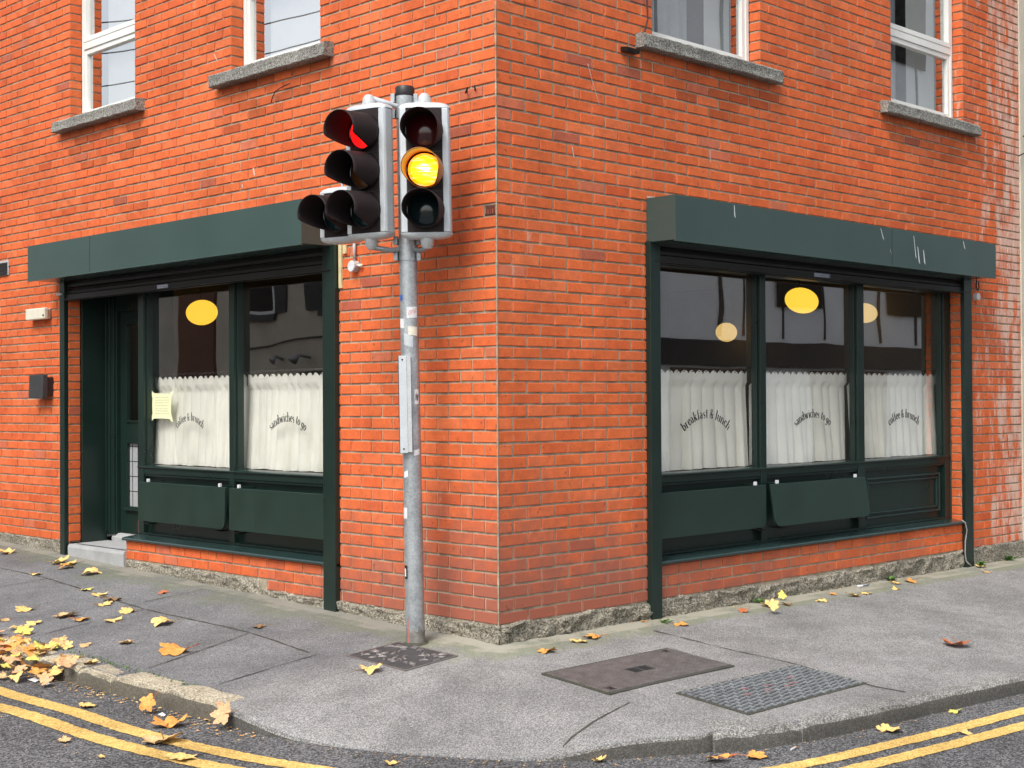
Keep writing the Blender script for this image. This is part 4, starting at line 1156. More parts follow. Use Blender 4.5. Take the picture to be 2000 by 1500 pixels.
# swan arms from the clamps to the heads
for z, ex, FH, sx, HH in ((3.40, 1, FB, -1, HB), (3.40, 1, FA, 1, HA), (2.50, -1, FB, -1, HB), (2.50, -1, FA, 1, HA)):
    mb = MB(); m_ = 'alu' if ex > 0 else 'steel'
    e = HH / 2 + .082
    mb.tube(resample([tuple(q) for q in (pp(z, sx * .04, -.02), pp(z + ex * .012, sx * .09, -.07), FH(0, -.05, ex * e))], .04), .017, m_, 12)
    mb.tube([FH(0, -.05, ex * (HH / 2 + .03)), FH(0, -.05, ex * (HH / 2 + .075)), FH(0, -.05, ex * (e + .015))], [.044, .038, .022], 'grey_pl', 16)
    mb.build('bracket_arm', tl, auto=50)
mb = MB(); mb.tube([FC(0, -.05, HC / 2 + .03), FC(0, -.05, HC / 2 + .07), FC(.1, -.09, HC / 2 + .07), FC(.3, -.09, HC / 2 + .05)], .014, 'alu', 10)
mb.build('bracket_arm', tl, auto=50)
# narrow channel of a sign seen edge on, and the stickers on the pole
mb = MB(lambda x, y, z: pp(z, x, y))
mb.box(-.062, -.012, -.088, -.066, 1.215, 1.825, 'alu'); mb.box(-.012, .014, -.085, -.062, 1.22, 1.82, 'grey_pl'); mb.box(-.064, -.060, -.090, -.06, 1.213, 1.827, 'darkgrey')
for z in (1.80, 1.24): mb.tube([pp(z, -.037, -.0885), pp(z, -.037, -.0895)], .006, 'soot', 8)
mb.build('sign_channel', tl, bevel=.002)
def sticker(z0, z1, a0, a1, mat, skew=0, off=.0008, nm='sticker', lab=None, extra=None):
    mb = MB(); n = 8
    def P(i, j):
        t = i / n; a = R_(a0 + (a1 - a0) * t); z = z0 + (z1 - z0) * j / 2 + skew * (t - .5)
        return pp(z, math.sin(a) * (.0580 + off), -math.cos(a) * (.0580 + off))
    mb.grid(P, n + 1, 3, mat)
    if extra:
        for k in range(6):
            t = k / 6; a = R_(a0 + (a1 - a0) * (.15 + t * .7)); b_ = R_(a0 + (a1 - a0) * (.22 + t * .7)); zz = z0 + (z1 - z0) * rng.uniform(.2, .45); zh = (z1 - z0) * .4
            mb.quad([pp(zz, math.sin(a) * .0595, -math.cos(a) * .0595), pp(zz, math.sin(a + .04) * .0595, -math.cos(a + .04) * .0595), pp(zz + zh, math.sin(b_ + .04) * .0595, -math.cos(b_ + .04) * .0595), pp(zz + zh, math.sin(b_) * .0595, -math.cos(b_) * .0595)], extra, raw=True)
    o = mb.build(nm, tl, smooth=True)
    if lab: o['label'] = lab
sticker(2.065, 2.135, -8, 62, 'white', .006, lab='white sticker with red scrawl', extra='redink')
sticker(2.175, 2.21, -60, -35, 'blueink', lab='torn scrap of blue tape')
sticker(2.0, 2.06, -70, -25, 'white', 0); sticker(1.955, 2.01, 0, 60, 'cream', -.006)
sticker(1.885, 1.96, -28, 28, 'alu', -.022, .0012, lab='square tilted silver sticker'); sticker(1.52, 1.615, 30, 62, 'white', 0, extra='ink')
sticker(1.20, 1.235, 20, 60, 'white', .01); sticker(.80, .87, -75, -30, 'white', 0); sticker(1.06, 1.10, -50, -20, 'white', .01)
sticker(.42, .505, -85, -38, 'ink', 0, lab='round black and white sticker'); sticker(.435, .485, -72, -50, 'white', 0, .0016)
mb = MB()
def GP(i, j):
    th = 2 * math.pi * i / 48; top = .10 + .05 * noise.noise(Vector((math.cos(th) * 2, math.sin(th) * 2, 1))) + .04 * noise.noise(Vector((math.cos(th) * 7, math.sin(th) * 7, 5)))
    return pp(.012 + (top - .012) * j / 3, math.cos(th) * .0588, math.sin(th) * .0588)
mb.grid(GP, 48, 4, 'polefoot_shade', closed=True); mb.build('foot_shade', tl, smooth=True)  # dark shade at the pole foot, painted on as a ragged band
sticker(.02, .17, -44, -38, 'redink', 0, lab='red paint streak at the foot of the pole'); 
mb = MB(); mb.tube([pp(-.02), pp(.012), pp(.02)], [.085, .08, .0585], 'joint', 24); mb.build('mortar_collar', tl, smooth=True)

# ------------------------------------------------------------------ covers in the footpath
def cover(a0, a1, b0, b1, name, label, kind):
    t = thing(name, label, 'manhole cover', FG((a0 + a1) / 2, (b0 + b1) / 2, surf_z((a0 + a1) / 2, (b0 + b1) / 2)))
    lift = 0
    def bil(a, b):
        fa = (a - a0) / (a1 - a0); fb = (b - b0) / (b1 - b0)
        return Z4[0] * (1 - fa) * (1 - fb) + Z4[1] * fa * (1 - fb) + Z4[2] * (1 - fa) * fb + Z4[3] * fa * fb
    Z4 = [surf_z(a0, b0), surf_z(a1, b0), surf_z(a0, b1), surf_z(a1, b1)]
    lift = max(surf_z(a0 + (a1 - a0) * i / 8, b0 + (b1 - b0) * j / 8) - bil(a0 + (a1 - a0) * i / 8, b0 + (b1 - b0) * j / 8) for i in range(9) for j in range(9)) - .002
    def Fc(a, b, h): 
        z = bil(a, b)
        return FG(a, b, z + h + lift)
    mat = {'rib': 'castiron', 'grip': 'grip', 'swirl': 'castiron'}[kind]
    mb = MB(Fc); e = .012
    for (x0, x1, y0, y1) in ((a0 - e, a0, b0 - e, b1 + e), (a1, a1 + e, b0 - e, b1 + e), (a0, a1, b0 - e, b0), (a0, a1, b1, b1 + e)): mb.box(x0, x1, y0, y1, -.02, .0065, 'joint' if kind != 'swirl' else 'castiron')
    mb.build('frame', t)
    mb = MB(Fc); mb.box(a0 + .002, a1 - .002, b0 + .002, b1 - .002, -.015, .006, {'rib': 'coverbase', 'grip': 'coverbase', 'swirl': 'coverbase'}[kind])
    if kind == 'rib':
        n = int((b1 - b0) / .0205)
        for k in range(n):
            y = b0 + (b1 - b0) * (k + .5) / n
            segs = [(a0 + .012, a1 - .012)]
            if abs(y - (b0 + b1) / 2) < .10: segs = [(a0 + .012, (a0 + a1) / 2 - .05), ((a0 + a1) / 2 + .05, a1 - .012)]
            for s0, s1 in segs: mb.box(s0, s1, y - .0058, y + .0058, .006, .0105, mat)
        mb.box((a0 + a1) / 2 - .045, (a0 + a1) / 2 + .045, (b0 + b1) / 2 - .075, (b0 + b1) / 2 - .012, .006, .0075, 'soot'); mb.box((a0 + a1) / 2 - .045, (a0 + a1) / 2 + .045, (b0 + b1) / 2 + .012, (b0 + b1) / 2 + .075, .006, .0075, 'soot')
        mb.box(a0 + .03, a0 + .09, b0 + .04, b0 + .09, .0096, .0105, 'soot'); mb.box(a1 - .09, a1 - .03, b1 - .10, b1 - .05, .0096, .0105, 'soot')
    elif kind == 'grip':
        na, nb = 11, 24
        for i in range(na):
            for k in range(nb):
                x = a0 + (a1 - a0) * (i + .5) / na; y = b0 + (b1 - b0) * (k + .5) / nb
                if (i + k) % 2: mb.box(x - .019, x + .019, y - .0085, y + .0085, .006, .0125, mat)
                else: mb.box(x - .008, x + .008, y - .017, y + .017, .006, .0125, mat)
    else:
        r = random.Random(5)
        for k in range(46):
            x = r.uniform(a0 + .04, a1 - .04); y = r.uniform(b0 + .04, b1 - .04); an = r.uniform(0, 6.3)
            pts = []
            for q in range(6):
                pts.append(Fc(min(a1 - .015, max(a0 + .015, x + math.cos(an + q * .35) * .035)), min(b1 - .015, max(b0 + .015, y + math.sin(an + q * .35) * .035)), .007))
            mb.tube(pts, [.003, .008, .009, .009, .007, .003], mat, 6)
    mb.build('lid', t)
    if kind == 'grip':
        mk = MB(Fc); r = random.Random(8)
        for k in range(7):
            y = b0 + .28 + k * .085; x = (a0 + a1) / 2 + r.uniform(-.06, .06)
            mk.tube([Fc(x + .03 * math.sin(q), y + .02 * math.cos(q * 1.3), .0128) for q in range(4)], .0022, 'pinkmark', 4)
        mk.build('paint_mark', t)
cover(-1.27, -.737, -.29, .76, 'manhole_cover', 'wide ribbed rusty cast iron cover with two slots in the right footpath', 'rib')
cover(-2.0, -1.50, .025, 1.11, 'manhole_cover', 'blue grey steel cover with raised grip pattern near the right kerb', 'grip')
cover(-.02, .55, -.73, -.36, 'manhole_cover', 'small square cast iron cover with wavy pattern at the foot of the traffic light', 'swirl')
LEAVES=[
(6.445, -0.31, 0.158, 0.187, 'y', 'yellow leaf lying against the foot of the brick wall at the far left'),
(5.505, -0.282, 0.135, 0.205, 'y', 'yellow leaf on top of the small clump in front of the doorstep guide rail'),
(5.358, -0.22, 0.135, 0.186, 'y', 'pale yellow leaf on the right of the small clump below the doorstep'),
(5.222, -0.348, 0.122, 0.166, 'o', 'orange leaf at the bottom of the small clump below the doorstep'),
(5.167, -0.613, 0.1, 0.12, 'y', 'small yellow leaf on the pavement just left of the clump by the step'),
(4.719, -0.348, 0.108, 0.195, 'y', 'thin yellow leaf lying in front of the grey doorstep'),
(4.117, -0.695, 0.064, 0.136, 'g', 'yellow green leaf halfway between the doorstep and the kerb'),
(3.809, -0.72, 0.054, 0.149, 'y', 'curled yellow leaf just above a pair of touching leaves on the left pavement'),
(3.575, -0.742, 0.046, 0.193, 'b', 'dry brown leaf overlapping a yellow one on the left pavement'),
(3.476, -0.861, 0.033, 0.16, 'y', 'yellow leaf under the edge of the dry brown leaf on the left pavement'),
(3.85, -1.246, 0.013, 0.182, 'y', 'yellow leaf alone at the far left of the pavement below the wall'),
(3.341, -1.179, 0.004, 0.221, 't', 'large tan leaf touching an orange one in the middle of the left pavement'),
(3.115, -1.202, -0.004, 0.152, 'o', 'orange leaf under the large tan leaf on the left pavement'),
(3.041, -0.863, 0.021, 0.163, 'y', 'yellow leaf right of the tan and orange pair on the left pavement'),
(2.839, -1.084, -0.002, 0.151, 'y', 'yellow leaf with lifted lobes near the middle of the left pavement'),
(3.654, -1.482, -0.011, 0.125, 't', 'small tan leaf at the left edge of the pavement above a yellow pair'),
(3.292, -1.436, -0.018, 0.137, 'y', 'right-hand yellow leaf of an end-to-end pair on the left pavement'),
(3.253, -1.569, -0.029, 0.164, 'y', 'left-hand yellow leaf of an end-to-end pair on the left pavement'),
(2.412, -0.923, -0.001, 0.198, 'y', 'flat yellow leaf on its own in front of the left shop window'),
(2.856, -1.686, -0.05, 0.076, 'y', 'tiny pale leaf just behind the left kerb'),
(2.129, -1.337, -0.042, 0.141, 't', 'folded tan leaf between the left kerb and the flat yellow leaf'),
(2.307, -1.528, -0.052, 0.1, 't', 'small dry leaf with a stem beside the left kerb stones'),
(1.609, -1.264, -0.05, 0.26, 'o', 'long orange and yellow leaf rolled up near the left kerb'),
(3.437, -0.391, 0.07, 0.102, 'r', 'small reddish leaf in front of the left shop riser'),
(1.724, -0.613, 0.005, 0.124, 'b', 'crumpled brown and yellow leaf between the shop window and the traffic light pole'),
(0.137, -0.884, -0.06, 0.18, 'y', 'yellow leaf beside the small square cast iron cover'),
(-0.327, 0.094, -0.021, 0.145, 'o', 'orange leaf on the pavement just right of the building corner'),
(-0.269, 0.433, -0.019, 0.144, 'y', 'yellow leaf of a pair near the foot of the right corner wall'),
(-0.243, 0.605, -0.019, 0.159, 'o', 'orange leaf of a pair near the foot of the right corner wall'),
(-0.303, 1.371, -0.029, 0.134, 'o', 'orange leaf just right of the green guide rail nearest the corner'),
(-0.069, 1.251, -0.013, 0.064, 'o', 'tiny orange leaf left of the green guide rail nearest the corner'),
(-0.229, 2.152, -0.03, 0.112, 'r', 'curled red brown leaf under the right shop window'),
(-0.207, 2.468, -0.031, 0.161, 'y', 'yellow leaf against the rough plinth left of the middle of the right window'),
(-0.093, 2.784, -0.027, 0.119, 'g', 'bright yellow green leaf leaning on the plinth below the right window'),
(-0.251, 2.643, -0.036, 0.124, 'b', 'brown leaf under the bright yellow green one below the right window'),
(-0.392, 2.266, -0.043, 0.157, 'y', 'yellow leaf lying out from the leaning leaves below the right window'),
(-0.32, 2.973, -0.043, 0.111, 'y', 'small yellow leaf below the second folding shelf'),
(-0.302, 3.409, -0.045, 0.138, 'y', 'yellow leaf below the gap between second shelf and moulded panel'),
(-0.298, 3.607, -0.047, 0.116, 'y', 'yellow leaf below the left end of the moulded panel'),
(-0.166, 3.32, -0.035, 0.09, 'o', 'tiny orange leaf close to the plinth below the second folding shelf'),
(-0.181, 4.2, -0.043, 0.121, 'y', 'yellow leaf left of the weed below the moulded panel'),
(-0.209, 4.426, -0.047, 0.157, 'o', 'orange leaf right of the weed below the moulded panel'),
(-0.347, 3.979, -0.053, 0.093, 'y', 'small yellow leaf in front of the weed below the moulded panel'),
(-0.109, 5.739, -0.051, 0.143, 'y', 'yellow leaf at the foot of the far right guide rail'),
(-0.305, 5.519, -0.063, 0.112, 't', 'tan leaf in front of the far right guide rail'),
(-1.772, 2.531, -0.155, 0.244, 'r', 'reddish orange leaf alone in the middle of the right pavement'),
(-2.488, 0.631, -0.292, 0.184, 'y', 'yellow leaf with a long stem on the road between right kerb and yellow line'),
(-2.484, 1.314, -0.301, 0.113, 'g', 'yellow green leaf on the road close under the right kerb'),
(-2.819, 0.907, -0.301, 0.1, 'y', 'yellow leaf lying on the inner yellow line at the right'),
(-2.243, -0.51, -0.273, 0.147, 'o', 'pale orange leaf left of three on the road below the broken kerb stone'),
(-2.213, -0.372, -0.275, 0.072, 'r', 'small orange leaf in the middle of three below the broken kerb stone'),
(-2.304, -0.312, -0.277, 0.16, 'o', 'pale orange leaf right of three on the road below the broken kerb stone'),
(-1.804, -0.911, -0.261, 0.091, 'y', 'pale yellow leaf under the kerb where it starts to rise'),
(-1.135, -1.643, -0.241, 0.1, 'y', 'pale leaf on the road at the bottom edge below the dropped kerb'),
(1.128, -2.099, -0.199, 0.139, 'y', 'pale yellow leaf lying on the upper yellow line at the left'),
(0.726, -1.902, -0.208, 0.178, 'o', 'orange leaf in the gutter beside a leaf propped on the kerb'),
(0.752, -1.745, -0.21, 0.128, 't', 'tan leaf propped upright against the left kerb face'),
(0.349, -2.012, -0.213, 0.23, 'o', 'bright orange and yellow leaf between kerb and upper yellow line'),
(0.086, -2.181, -0.214, 0.26, 't', 'large pale tan leaf lying across the upper yellow line'),
(0.098, -1.815, -0.219, 0.219, 'p', 'large pinkish tan leaf standing up in the gutter at the end of the raised kerb'),
(0.329, -1.774, -0.216, 0.095, 't', 'small tan leaf left of the large pinkish one in the gutter'),
(0.425, -2.543, -0.204, 0.089, 't', 'small tan leaf on the dark asphalt below the yellow lines'),
(-0.319, -2.316, -0.219, 0.195, 'y', 'pale yellow leaf lying on the lower yellow line'),
(-0.014, -2.559, -0.211, 0.06, 'y', 'tiny pale leaf on the asphalt near the bottom left'),
(3.088, -1.744, -0.115, 0.177, 'y', None),
(2.611, -1.754, -0.161, 0.189, 'y', None),
(2.872, -1.817, -0.135, 0.164, 'p', None),
(1.881, -1.914, -0.163, 0.182, 'p', None),
(2.497, -1.66, -0.174, 0.208, 'o', None),
(2.171, -2.006, -0.139, 0.168, 't', None),
(2.626, -1.559, -0.131, 0.16, 't', None),
(1.942, -1.927, -0.167, 0.18, 'y', None),
(2.354, -1.936, -0.129, 0.147, 'o', None),
(2.17, -1.827, -0.128, 0.164, 'b', None),
(1.933, -1.88, -0.174, 0.198, 'p', None),
(2.98, -1.568, -0.125, 0.153, 'o', None),
(2.287, -1.78, -0.143, 0.162, 'y', None),
(3.118, -1.669, -0.119, 0.19, 'p', None),
(2.004, -1.948, -0.166, 0.198, 'p', None),
(1.971, -1.78, -0.145, 0.208, 't', None),
(1.986, -1.841, -0.176, 0.16, 'y', None),
(3.073, -1.69, -0.112, 0.14, 'y', None),
(2.661, -1.807, -0.118, 0.207, 'o', None),
(2.632, -1.863, -0.127, 0.134, 'b', None),
(2.445, -1.692, -0.139, 0.184, 'b', None),
(2.425, -1.786, -0.161, 0.17, 'b', None),
(2.753, -1.86, -0.135, 0.192, 'o', None),
(2.741, -1.922, -0.154, 0.189, 'o', None),
(2.766, -1.712, -0.114, 0.161, 'y', None),
(2.653, -1.782, -0.164, 0.174, 'o', None),
(2.043, -1.78, -0.135, 0.206, 'y', None),
(1.993, -1.861, -0.13, 0.15, 'o', None),
(2.724, -1.678, -0.154, 0.176, 'o', None),
(2.301, -1.789, -0.169, 0.165, 't', None),
(2.353, -1.888, -0.168, 0.144, 'o', None),
(2.396, -1.862, -0.153, 0.146, 'p', None),
(2.231, -1.78, -0.169, 0.152, 'o', None),
(2.638, -1.855, -0.113, 0.14, 'o', None),
(2.388, -1.86, -0.12, 0.21, 'y', None),
(2.061, -1.938, -0.174, 0.177, 'y', None),
(2.381, -1.99, -0.115, 0.173, 'o', None),
(2.863, -1.848, -0.115, 0.149, 'y', None),
(2.422, -1.708, -0.158, 0.186, 'p', None),
(2.291, -1.924, -0.143, 0.193, 't', None),
(2.904, -1.58, -0.142, 0.2, 'o', None),
(2.333, -1.78, -0.157, 0.192, 'p', None),
(2.257, -1.78, -0.136, 0.2, 'b', None),
(2.392, -1.788, -0.134, 0.156, 'b', None)]

# ------------------------------------------------------------------ fallen leaves
def leaf_mesh(seed, mat):
    r = random.Random(seed)
    lobes = [(90, 1.0), (40, .86), (140, .84), (-12, .62), (192, .60)]
    nth = 60; mb = MB()
    prof = []
    for k in range(nth):
        th = -90 + 360 * k / nth
        best = 0
        for (la, ln) in lobes:
            d = abs((th - la + 180) % 360 - 180); w = 30 if ln > .7 else 26
            best = max(best, ln * max(0, 1 - (d / w)) ** .48)
        rad = .42 + .58 * best if best > 0 else .38
        d0 = abs((th + 90 + 180) % 360 - 180)
        if d0 < 30: rad = min(rad, .10 + d0 / 30 * .25)
        rad *= 1 + r.uniform(-.09, .09)
        prof.append((R_(th), rad * .5))
    curl = r.uniform(.10, .26); cup = r.choice([-1, 1, 1]) * r.uniform(.05, .3); roll = r.uniform(.05, .75); ra = r.uniform(0, 3.14); ph = r.uniform(0, 6)
    def Z(x, y, k):
        p = x * math.cos(ra) + y * math.sin(ra); q = -x * math.sin(ra) + y * math.cos(ra)
        return cup * (x * x + y * y) * 1.4 + roll * p * p + curl * .22 * math.sin(7 * q + ph) * k + .025 * math.sin(17 * x + 11 * y + ph) * k
    rings = [.0, .3, .6, .82, 1.0]
    pts = []
    for kk in rings:
        for (th, rad) in prof:
            x, y = math.cos(th) * rad * kk, math.sin(th) * rad * kk
            p = x * math.cos(ra) + y * math.sin(ra)
            pts.append(Vector((x, y, Z(x, y, kk))))
    mb.v = pts[:]
    mi = mb.mi('leaf_' + mat); n = nth
    for a in range(len(rings) - 1):
        for k in range(n):
            k2 = (k + 1) % n
            mb.f.append((a * n + k, a * n + k2, (a + 1) * n + k2, (a + 1) * n + k)); mb.m.append(mi)
            sh = r.uniform(.85, 1.1); mb.c.append((sh, sh, sh))
    mb.tube([Vector((0, 0, Z(0, 0, 0) + .004)), Vector((0, -.1, Z(0, -.1, .3) + .006)), Vector((.02, -.30, .03)), Vector((.07, -.52, .06))], [.010, .010, .009, .012], 'leaf_' + ('r' if mat in 'or' else 'b'), 5)
    zmin = min(v.z for v in mb.v)
    for v in mb.v: v.z -= zmin
    return mb
_leafs = {}
def get_leaf(seed, mat):
    if (seed, mat) not in _leafs:
        o = leaf_mesh(seed, mat).build('fallen_leaf', smooth=True)
        _leafs[(seed, mat)] = o.data; return o
    o = bpy.data.objects.new('fallen_leaf', _leafs[(seed, mat)]); COL.objects.link(o); return o
lr = random.Random(77)
LEAVES = [l for l in LEAVES if l[5]]
for k in range(84):
    a = lr.uniform(1.8, 3.3); b = lr.gauss(-1.93, .09) if a < 2.2 else lr.gauss(-1.88, .13)
    b = max(-2.13, min(-1.62, b))
    m_ = .085 * math.exp(-((b + 1.92) / .12) ** 2) * min(1, max(.1, (a - 1.75) / .4))
    base = road_z(a, b) if b < -1.86 else max(surf_z(a, b), kz(kidx(a, b)))
    if b < -1.86: base = road_z(a, b) + m_ * lr.uniform(.3, 1.1)
    LEAVES.append((a, b, base + .004 + lr.uniform(0, .015), lr.uniform(.10, .165), lr.choice('potottyytpgob'), None))
def surf_normal(fn, a, b):
    e = .04
    p = FG(a, b, fn(a, b)); pa = FG(a + e, b, fn(a + e, b)); pb = FG(a, b + e, fn(a, b + e))
    n = (pa - p).cross(pb - p).normalized()
    return n if n.z > 0 else -n
for i, (a, b, z, size, c, lab) in enumerate(LEAVES):
    o = get_leaf(lr.randrange(12), c)
    pile = lab is None
    onroad = z < -.17 and abs(z - road_z(a, b)) < .03 or pile
    n = Vector((0, 0, 1)) if onroad else surf_normal(pav_h, a, b)
    zz = (road_z(a, b) + .003) if (onroad and not pile) else (z if pile else surf_z(a, b) + .001)
    if pile: n = Vector((lr.uniform(-.4, .4), lr.uniform(-.55, .3), 1)).normalized()
    if lab and ('propped' in lab or 'standing up' in lab or 'leaning' in lab): n = Vector((-.35, -.85, .55)).normalized()
    q = n.to_track_quat('Z', 'Y')
    o.rotation_mode = 'QUATERNION'
    from mathutils import Quaternion
    o.rotation_quaternion = q @ Quaternion((0, 0, 1), lr.uniform(0, 6.28))
    s = size * (1.04 if n.z > .7 or pile else .8)
    o.scale = (s, s, s * lr.uniform(.9, 1.25))
    lift = size * .35 if n.z < .7 and not pile else 0
    o.location = FG(a, b, zz + lift)
    if pile:
        tag(o, LEAFN[c] + ' leaf lying in the heap of leaves in the gutter by the left kerb', 'leaf', LEAFN[c] + ' leaves heaped in the left gutter')
    else:
        tag(o, lab, 'leaf', 'fallen plane leaves')
# crumbs of leaf and grit in the gutter and along the wall foot
mb = MB(FG)
def crumb(a, b, z, s):
    an = lr.uniform(0, 6.28); k = lr.choice(['leaf_t', 'leaf_b', 'leaf_y', 'leaf_t', 'granite', 'leaf_o'])
    pts = []
    for q in range(4):
        t = an + q * 1.57 + lr.uniform(-.4, .4); rr = s * lr.uniform(.5, 1.1)
        pts.append((a + math.cos(t) * rr, b + math.sin(t) * rr * .6, z + .003 + lr.uniform(0, s * .45)))
    mb.quad(pts, k)
for k in range(1150):
    i = lr.randrange(kidx(3.2, -1.85), kidx(-2.1, -.4)); a, b, s = KC[i]; n = knorm(KC, i)
    d = -abs(lr.gauss(0.01, .07)) - .012
    dens = 1.0 if a > -.2 else .45
    if lr.random() > dens: continue
    crumb(a + n[0] * d, b + n[1] * d, road_z(a, b), lr.uniform(.004, .017) if a > -.2 else lr.uniform(.003, .010))
for k in range(160):
    i = lr.randrange(kidx(-2.2, -.2), kidx(-2.62, 3.3)); a, b, s = KC[i]; n = knorm(KC, i); d = -abs(lr.gauss(.01, .04)) - .012
    crumb(a + n[0] * d, b + n[1] * d, road_z(a, b), lr.uniform(.003, .009))
for k in range(260):
    u = lr.uniform(.2, 6.6); d = -abs(lr.gauss(.045, .05)) - .03; crumb(d, u, surf_z(d, u), lr.uniform(.004, .013))
for k in range(150):
    u = lr.uniform(.2, 7.4); d = -abs(lr.gauss(.045, .05)) - .03
    crumb(u, d, surf_z(u, d), lr.uniform(.003, .009))
for k in range(260):
    a, b = lr.uniform(-1.8, 7), lr.uniform(-1.6, 5)
    if a > -.1 and b > -.1: continue
    if a > .0 and b > -.02 or (b > .2 and a > -.02): continue
    if b < -1.6 or a < -1.9: continue
    crumb(a, b, surf_z(a, b), lr.uniform(.003, .007))
for k in range(200):
    a, b = lr.uniform(-1.5, 3), lr.uniform(-3.0, -1.95); crumb(a, b, road_z(a, b) + .004, lr.uniform(.003, .010))
lc = mb.build('leaf_litter', recalc=False); lc['kind'] = 'stuff'; tag(lc, 'crumbled dry leaf fragments and grit along gutter and wall foot', 'leaf litter')
# weeds in the joint between wall and footpath
def weed(a, b, lab, s=1.0, seed=0):
    r = random.Random(seed); mb = MB(); base = FG(a, b, surf_z(a, b))
    for k in range(16):
        an = r.uniform(0, 6.28); ln = r.uniform(.03, .075) * s; w = ln * .28; up = r.uniform(.3, 1.2)
        d = Vector((math.cos(an), math.sin(an), up)).normalized(); sd = Vector((-math.sin(an), math.cos(an), 0)) * w
        p0 = base + Vector((r.uniform(-.02, .02), r.uniform(-.02, .02), 0)); p1 = p0 + d * ln * .55; p2 = p0 + d * ln - Vector((0, 0, ln * .25))
        i = len(mb.v); mb.v += [p0, p1 - sd, p2, p1 + sd]; mb.f.append((i, i + 1, i + 2, i + 3)); mb.m.append(mb.mi('weed')); mb.c.append((1, 1, 1))
    tag(mb.build('weed', origin=base, recalc=False), lab, 'weed')
weed(-.05, 2.53, 'small green weed under the middle of the right shop window', 1, 1)
weed(-.06, 4.31, 'green weed between two leaves below the moulded panel', 1.1, 2)
weed(-.06, 5.81, 'green weed at the foot of the far right guide rail', 1.2, 3)
weed(-.05, 6.4, 'broad green weed at the foot of the wall at the far right edge', 1.5, 4)
weed(-.16, 1.36, 'tiny green weed beside the guide rail nearest the corner', .8, 5)
# green growth along the back of the left kerb
mb = MB()
for k in range(420):
    a = lr.uniform(.4, 2.9); b = -1.655 + lr.gauss(0, .018); z = surf_z(a, b); an = lr.uniform(0, 6.28); s = lr.uniform(.006, .018)
    p = FG(a, b, z); d = Vector((math.cos(an) * .6, math.sin(an) * .6, 1)).normalized() * s; sd = Vector((-math.sin(an), math.cos(an), 0)) * s * .35
    i = len(mb.v); mb.v += [p - sd, p + sd, p + d]; mb.f.append((i, i + 1, i + 2)); mb.m.append(mb.mi('weed')); mb.c.append((1, 1, 1))
g = mb.build('moss', recalc=False); g['kind'] = 'stuff'; tag(g, 'dark green moss and grass tufts behind the pale left kerb stones', 'moss')
# cigarette butt
mb = MB(FG); a, b = -2.36, -.07; z = road_z(a, b) + .008
mb.tube([FG(a, b, z), FG(a + .01, b + .045, z)], .005, 'white', 8); mb.tube([FG(a + .01, b + .045, z), FG(a + .015, b + .062, z)], .0052, 'leaf_o', 8)
tag(mb.build('cigarette_butt', origin=FG(a, b, z)), 'cigarette butt on the road under the broken kerb stone', 'cigarette butt')
mb = MB(FG); a, b = -.08, 3.85; z = surf_z(a, b)
mb.quad([(a, b, z + .006), (a - .03, b + .06, z + .004), (a - .05, b + .05, z + .02), (a - .03, b - .01, z + .012)], 'blueink'); mb.quad([(a + .01, b - .05, z + .004), (a - .02, b, z + .004), (a - .01, b + .01, z + .016), (a + .02, b - .03, z + .014)], 'white')
tag(mb.build('wrapper', origin=FG(a, b, z), recalc=False), 'small blue and white scrap of wrapper by the right plinth', 'litter')
mb = MB(FG)
for (a, b, s) in ((2.05, -1.98, .05), (1.9, -1.97, .035), (.62, -1.90, .03)):
    z = road_z(a, b) + .004; mb = MB(FG)
    mb.quad([(a - s, b - s * .3, z), (a + s, b - s * .4, z + .004), (a + s * .8, b + s * .4, z + .012), (a - s * .7, b + s * .3, z + .006)], 'white')
    tag(mb.build('paper_scrap', origin=FG(a, b, z), recalc=False), {.05: 'largest white paper scrap in the left gutter below the leaf heap', .035: 'second white paper scrap just right of the largest one in the left gutter', .03: 'small white paper scrap in the gutter before the orange leaves'}[s], 'paper scrap')

# ------------------------------------------------------------------ neighbour house at the right edge
nb = thing('rendered_house', 'cream rendered house joined to the brick building at the right edge', 'building', FR(8, 0, 0))
mb = MB(FR); mb.box(6.752, 12, -5, .012, -.2, 7.2, 'render'); mb.build('wall', nb)
mb = MB(FR); mb.box(6.70, 12.05, -5.05, .08, 7.2, 7.3, 'granite'); mb.build('roof', nb)
for x in (8.0, 10.2):
    for z in (1.0, 4.2):
        mb = MB(FR); mb.box(x, x + 1.1, .0125, .03, z, z + 1.5, 'upvc'); w_ = mb.build('window', nb)
        mb = MB(FR); mb.box(x + .08, x + 1.02, .031, .034, z + .08, z + 1.42, 'soot'); mb.build('glass_pane', w_)
for k, (pts, lab) in enumerate(((((6.95, .03, 5.2), (6.90, .05, 4.95), (6.98, .05, 4.75), (6.96, .04, 4.5)), 'loose black wire hanging at the top of the cream house'),
                  (((7.05, .03, 4.45), (6.93, .06, 4.25), (6.74, .05, 4.10)), 'black wire stub crossing from the cream house to the brick wall high up'),
                  (((7.10, .03, 4.15), (6.95, .06, 4.02), (6.66, .04, 3.90)), 'second black wire stub just below the high one at the right edge'),
                  (((7.1, .03, 3.35), (6.95, .06, 3.1), (6.80, .04, 2.95)), 'lowest black wire stub at the right edge above the shutter box level'))):
    mb = MB(); mb.tube(resample([tuple(FR(*p)) for p in pts], .04), .006, 'black', 6); tag(mb.build('cable', origin=FR(*pts[0]), smooth=True), lab, 'cable')

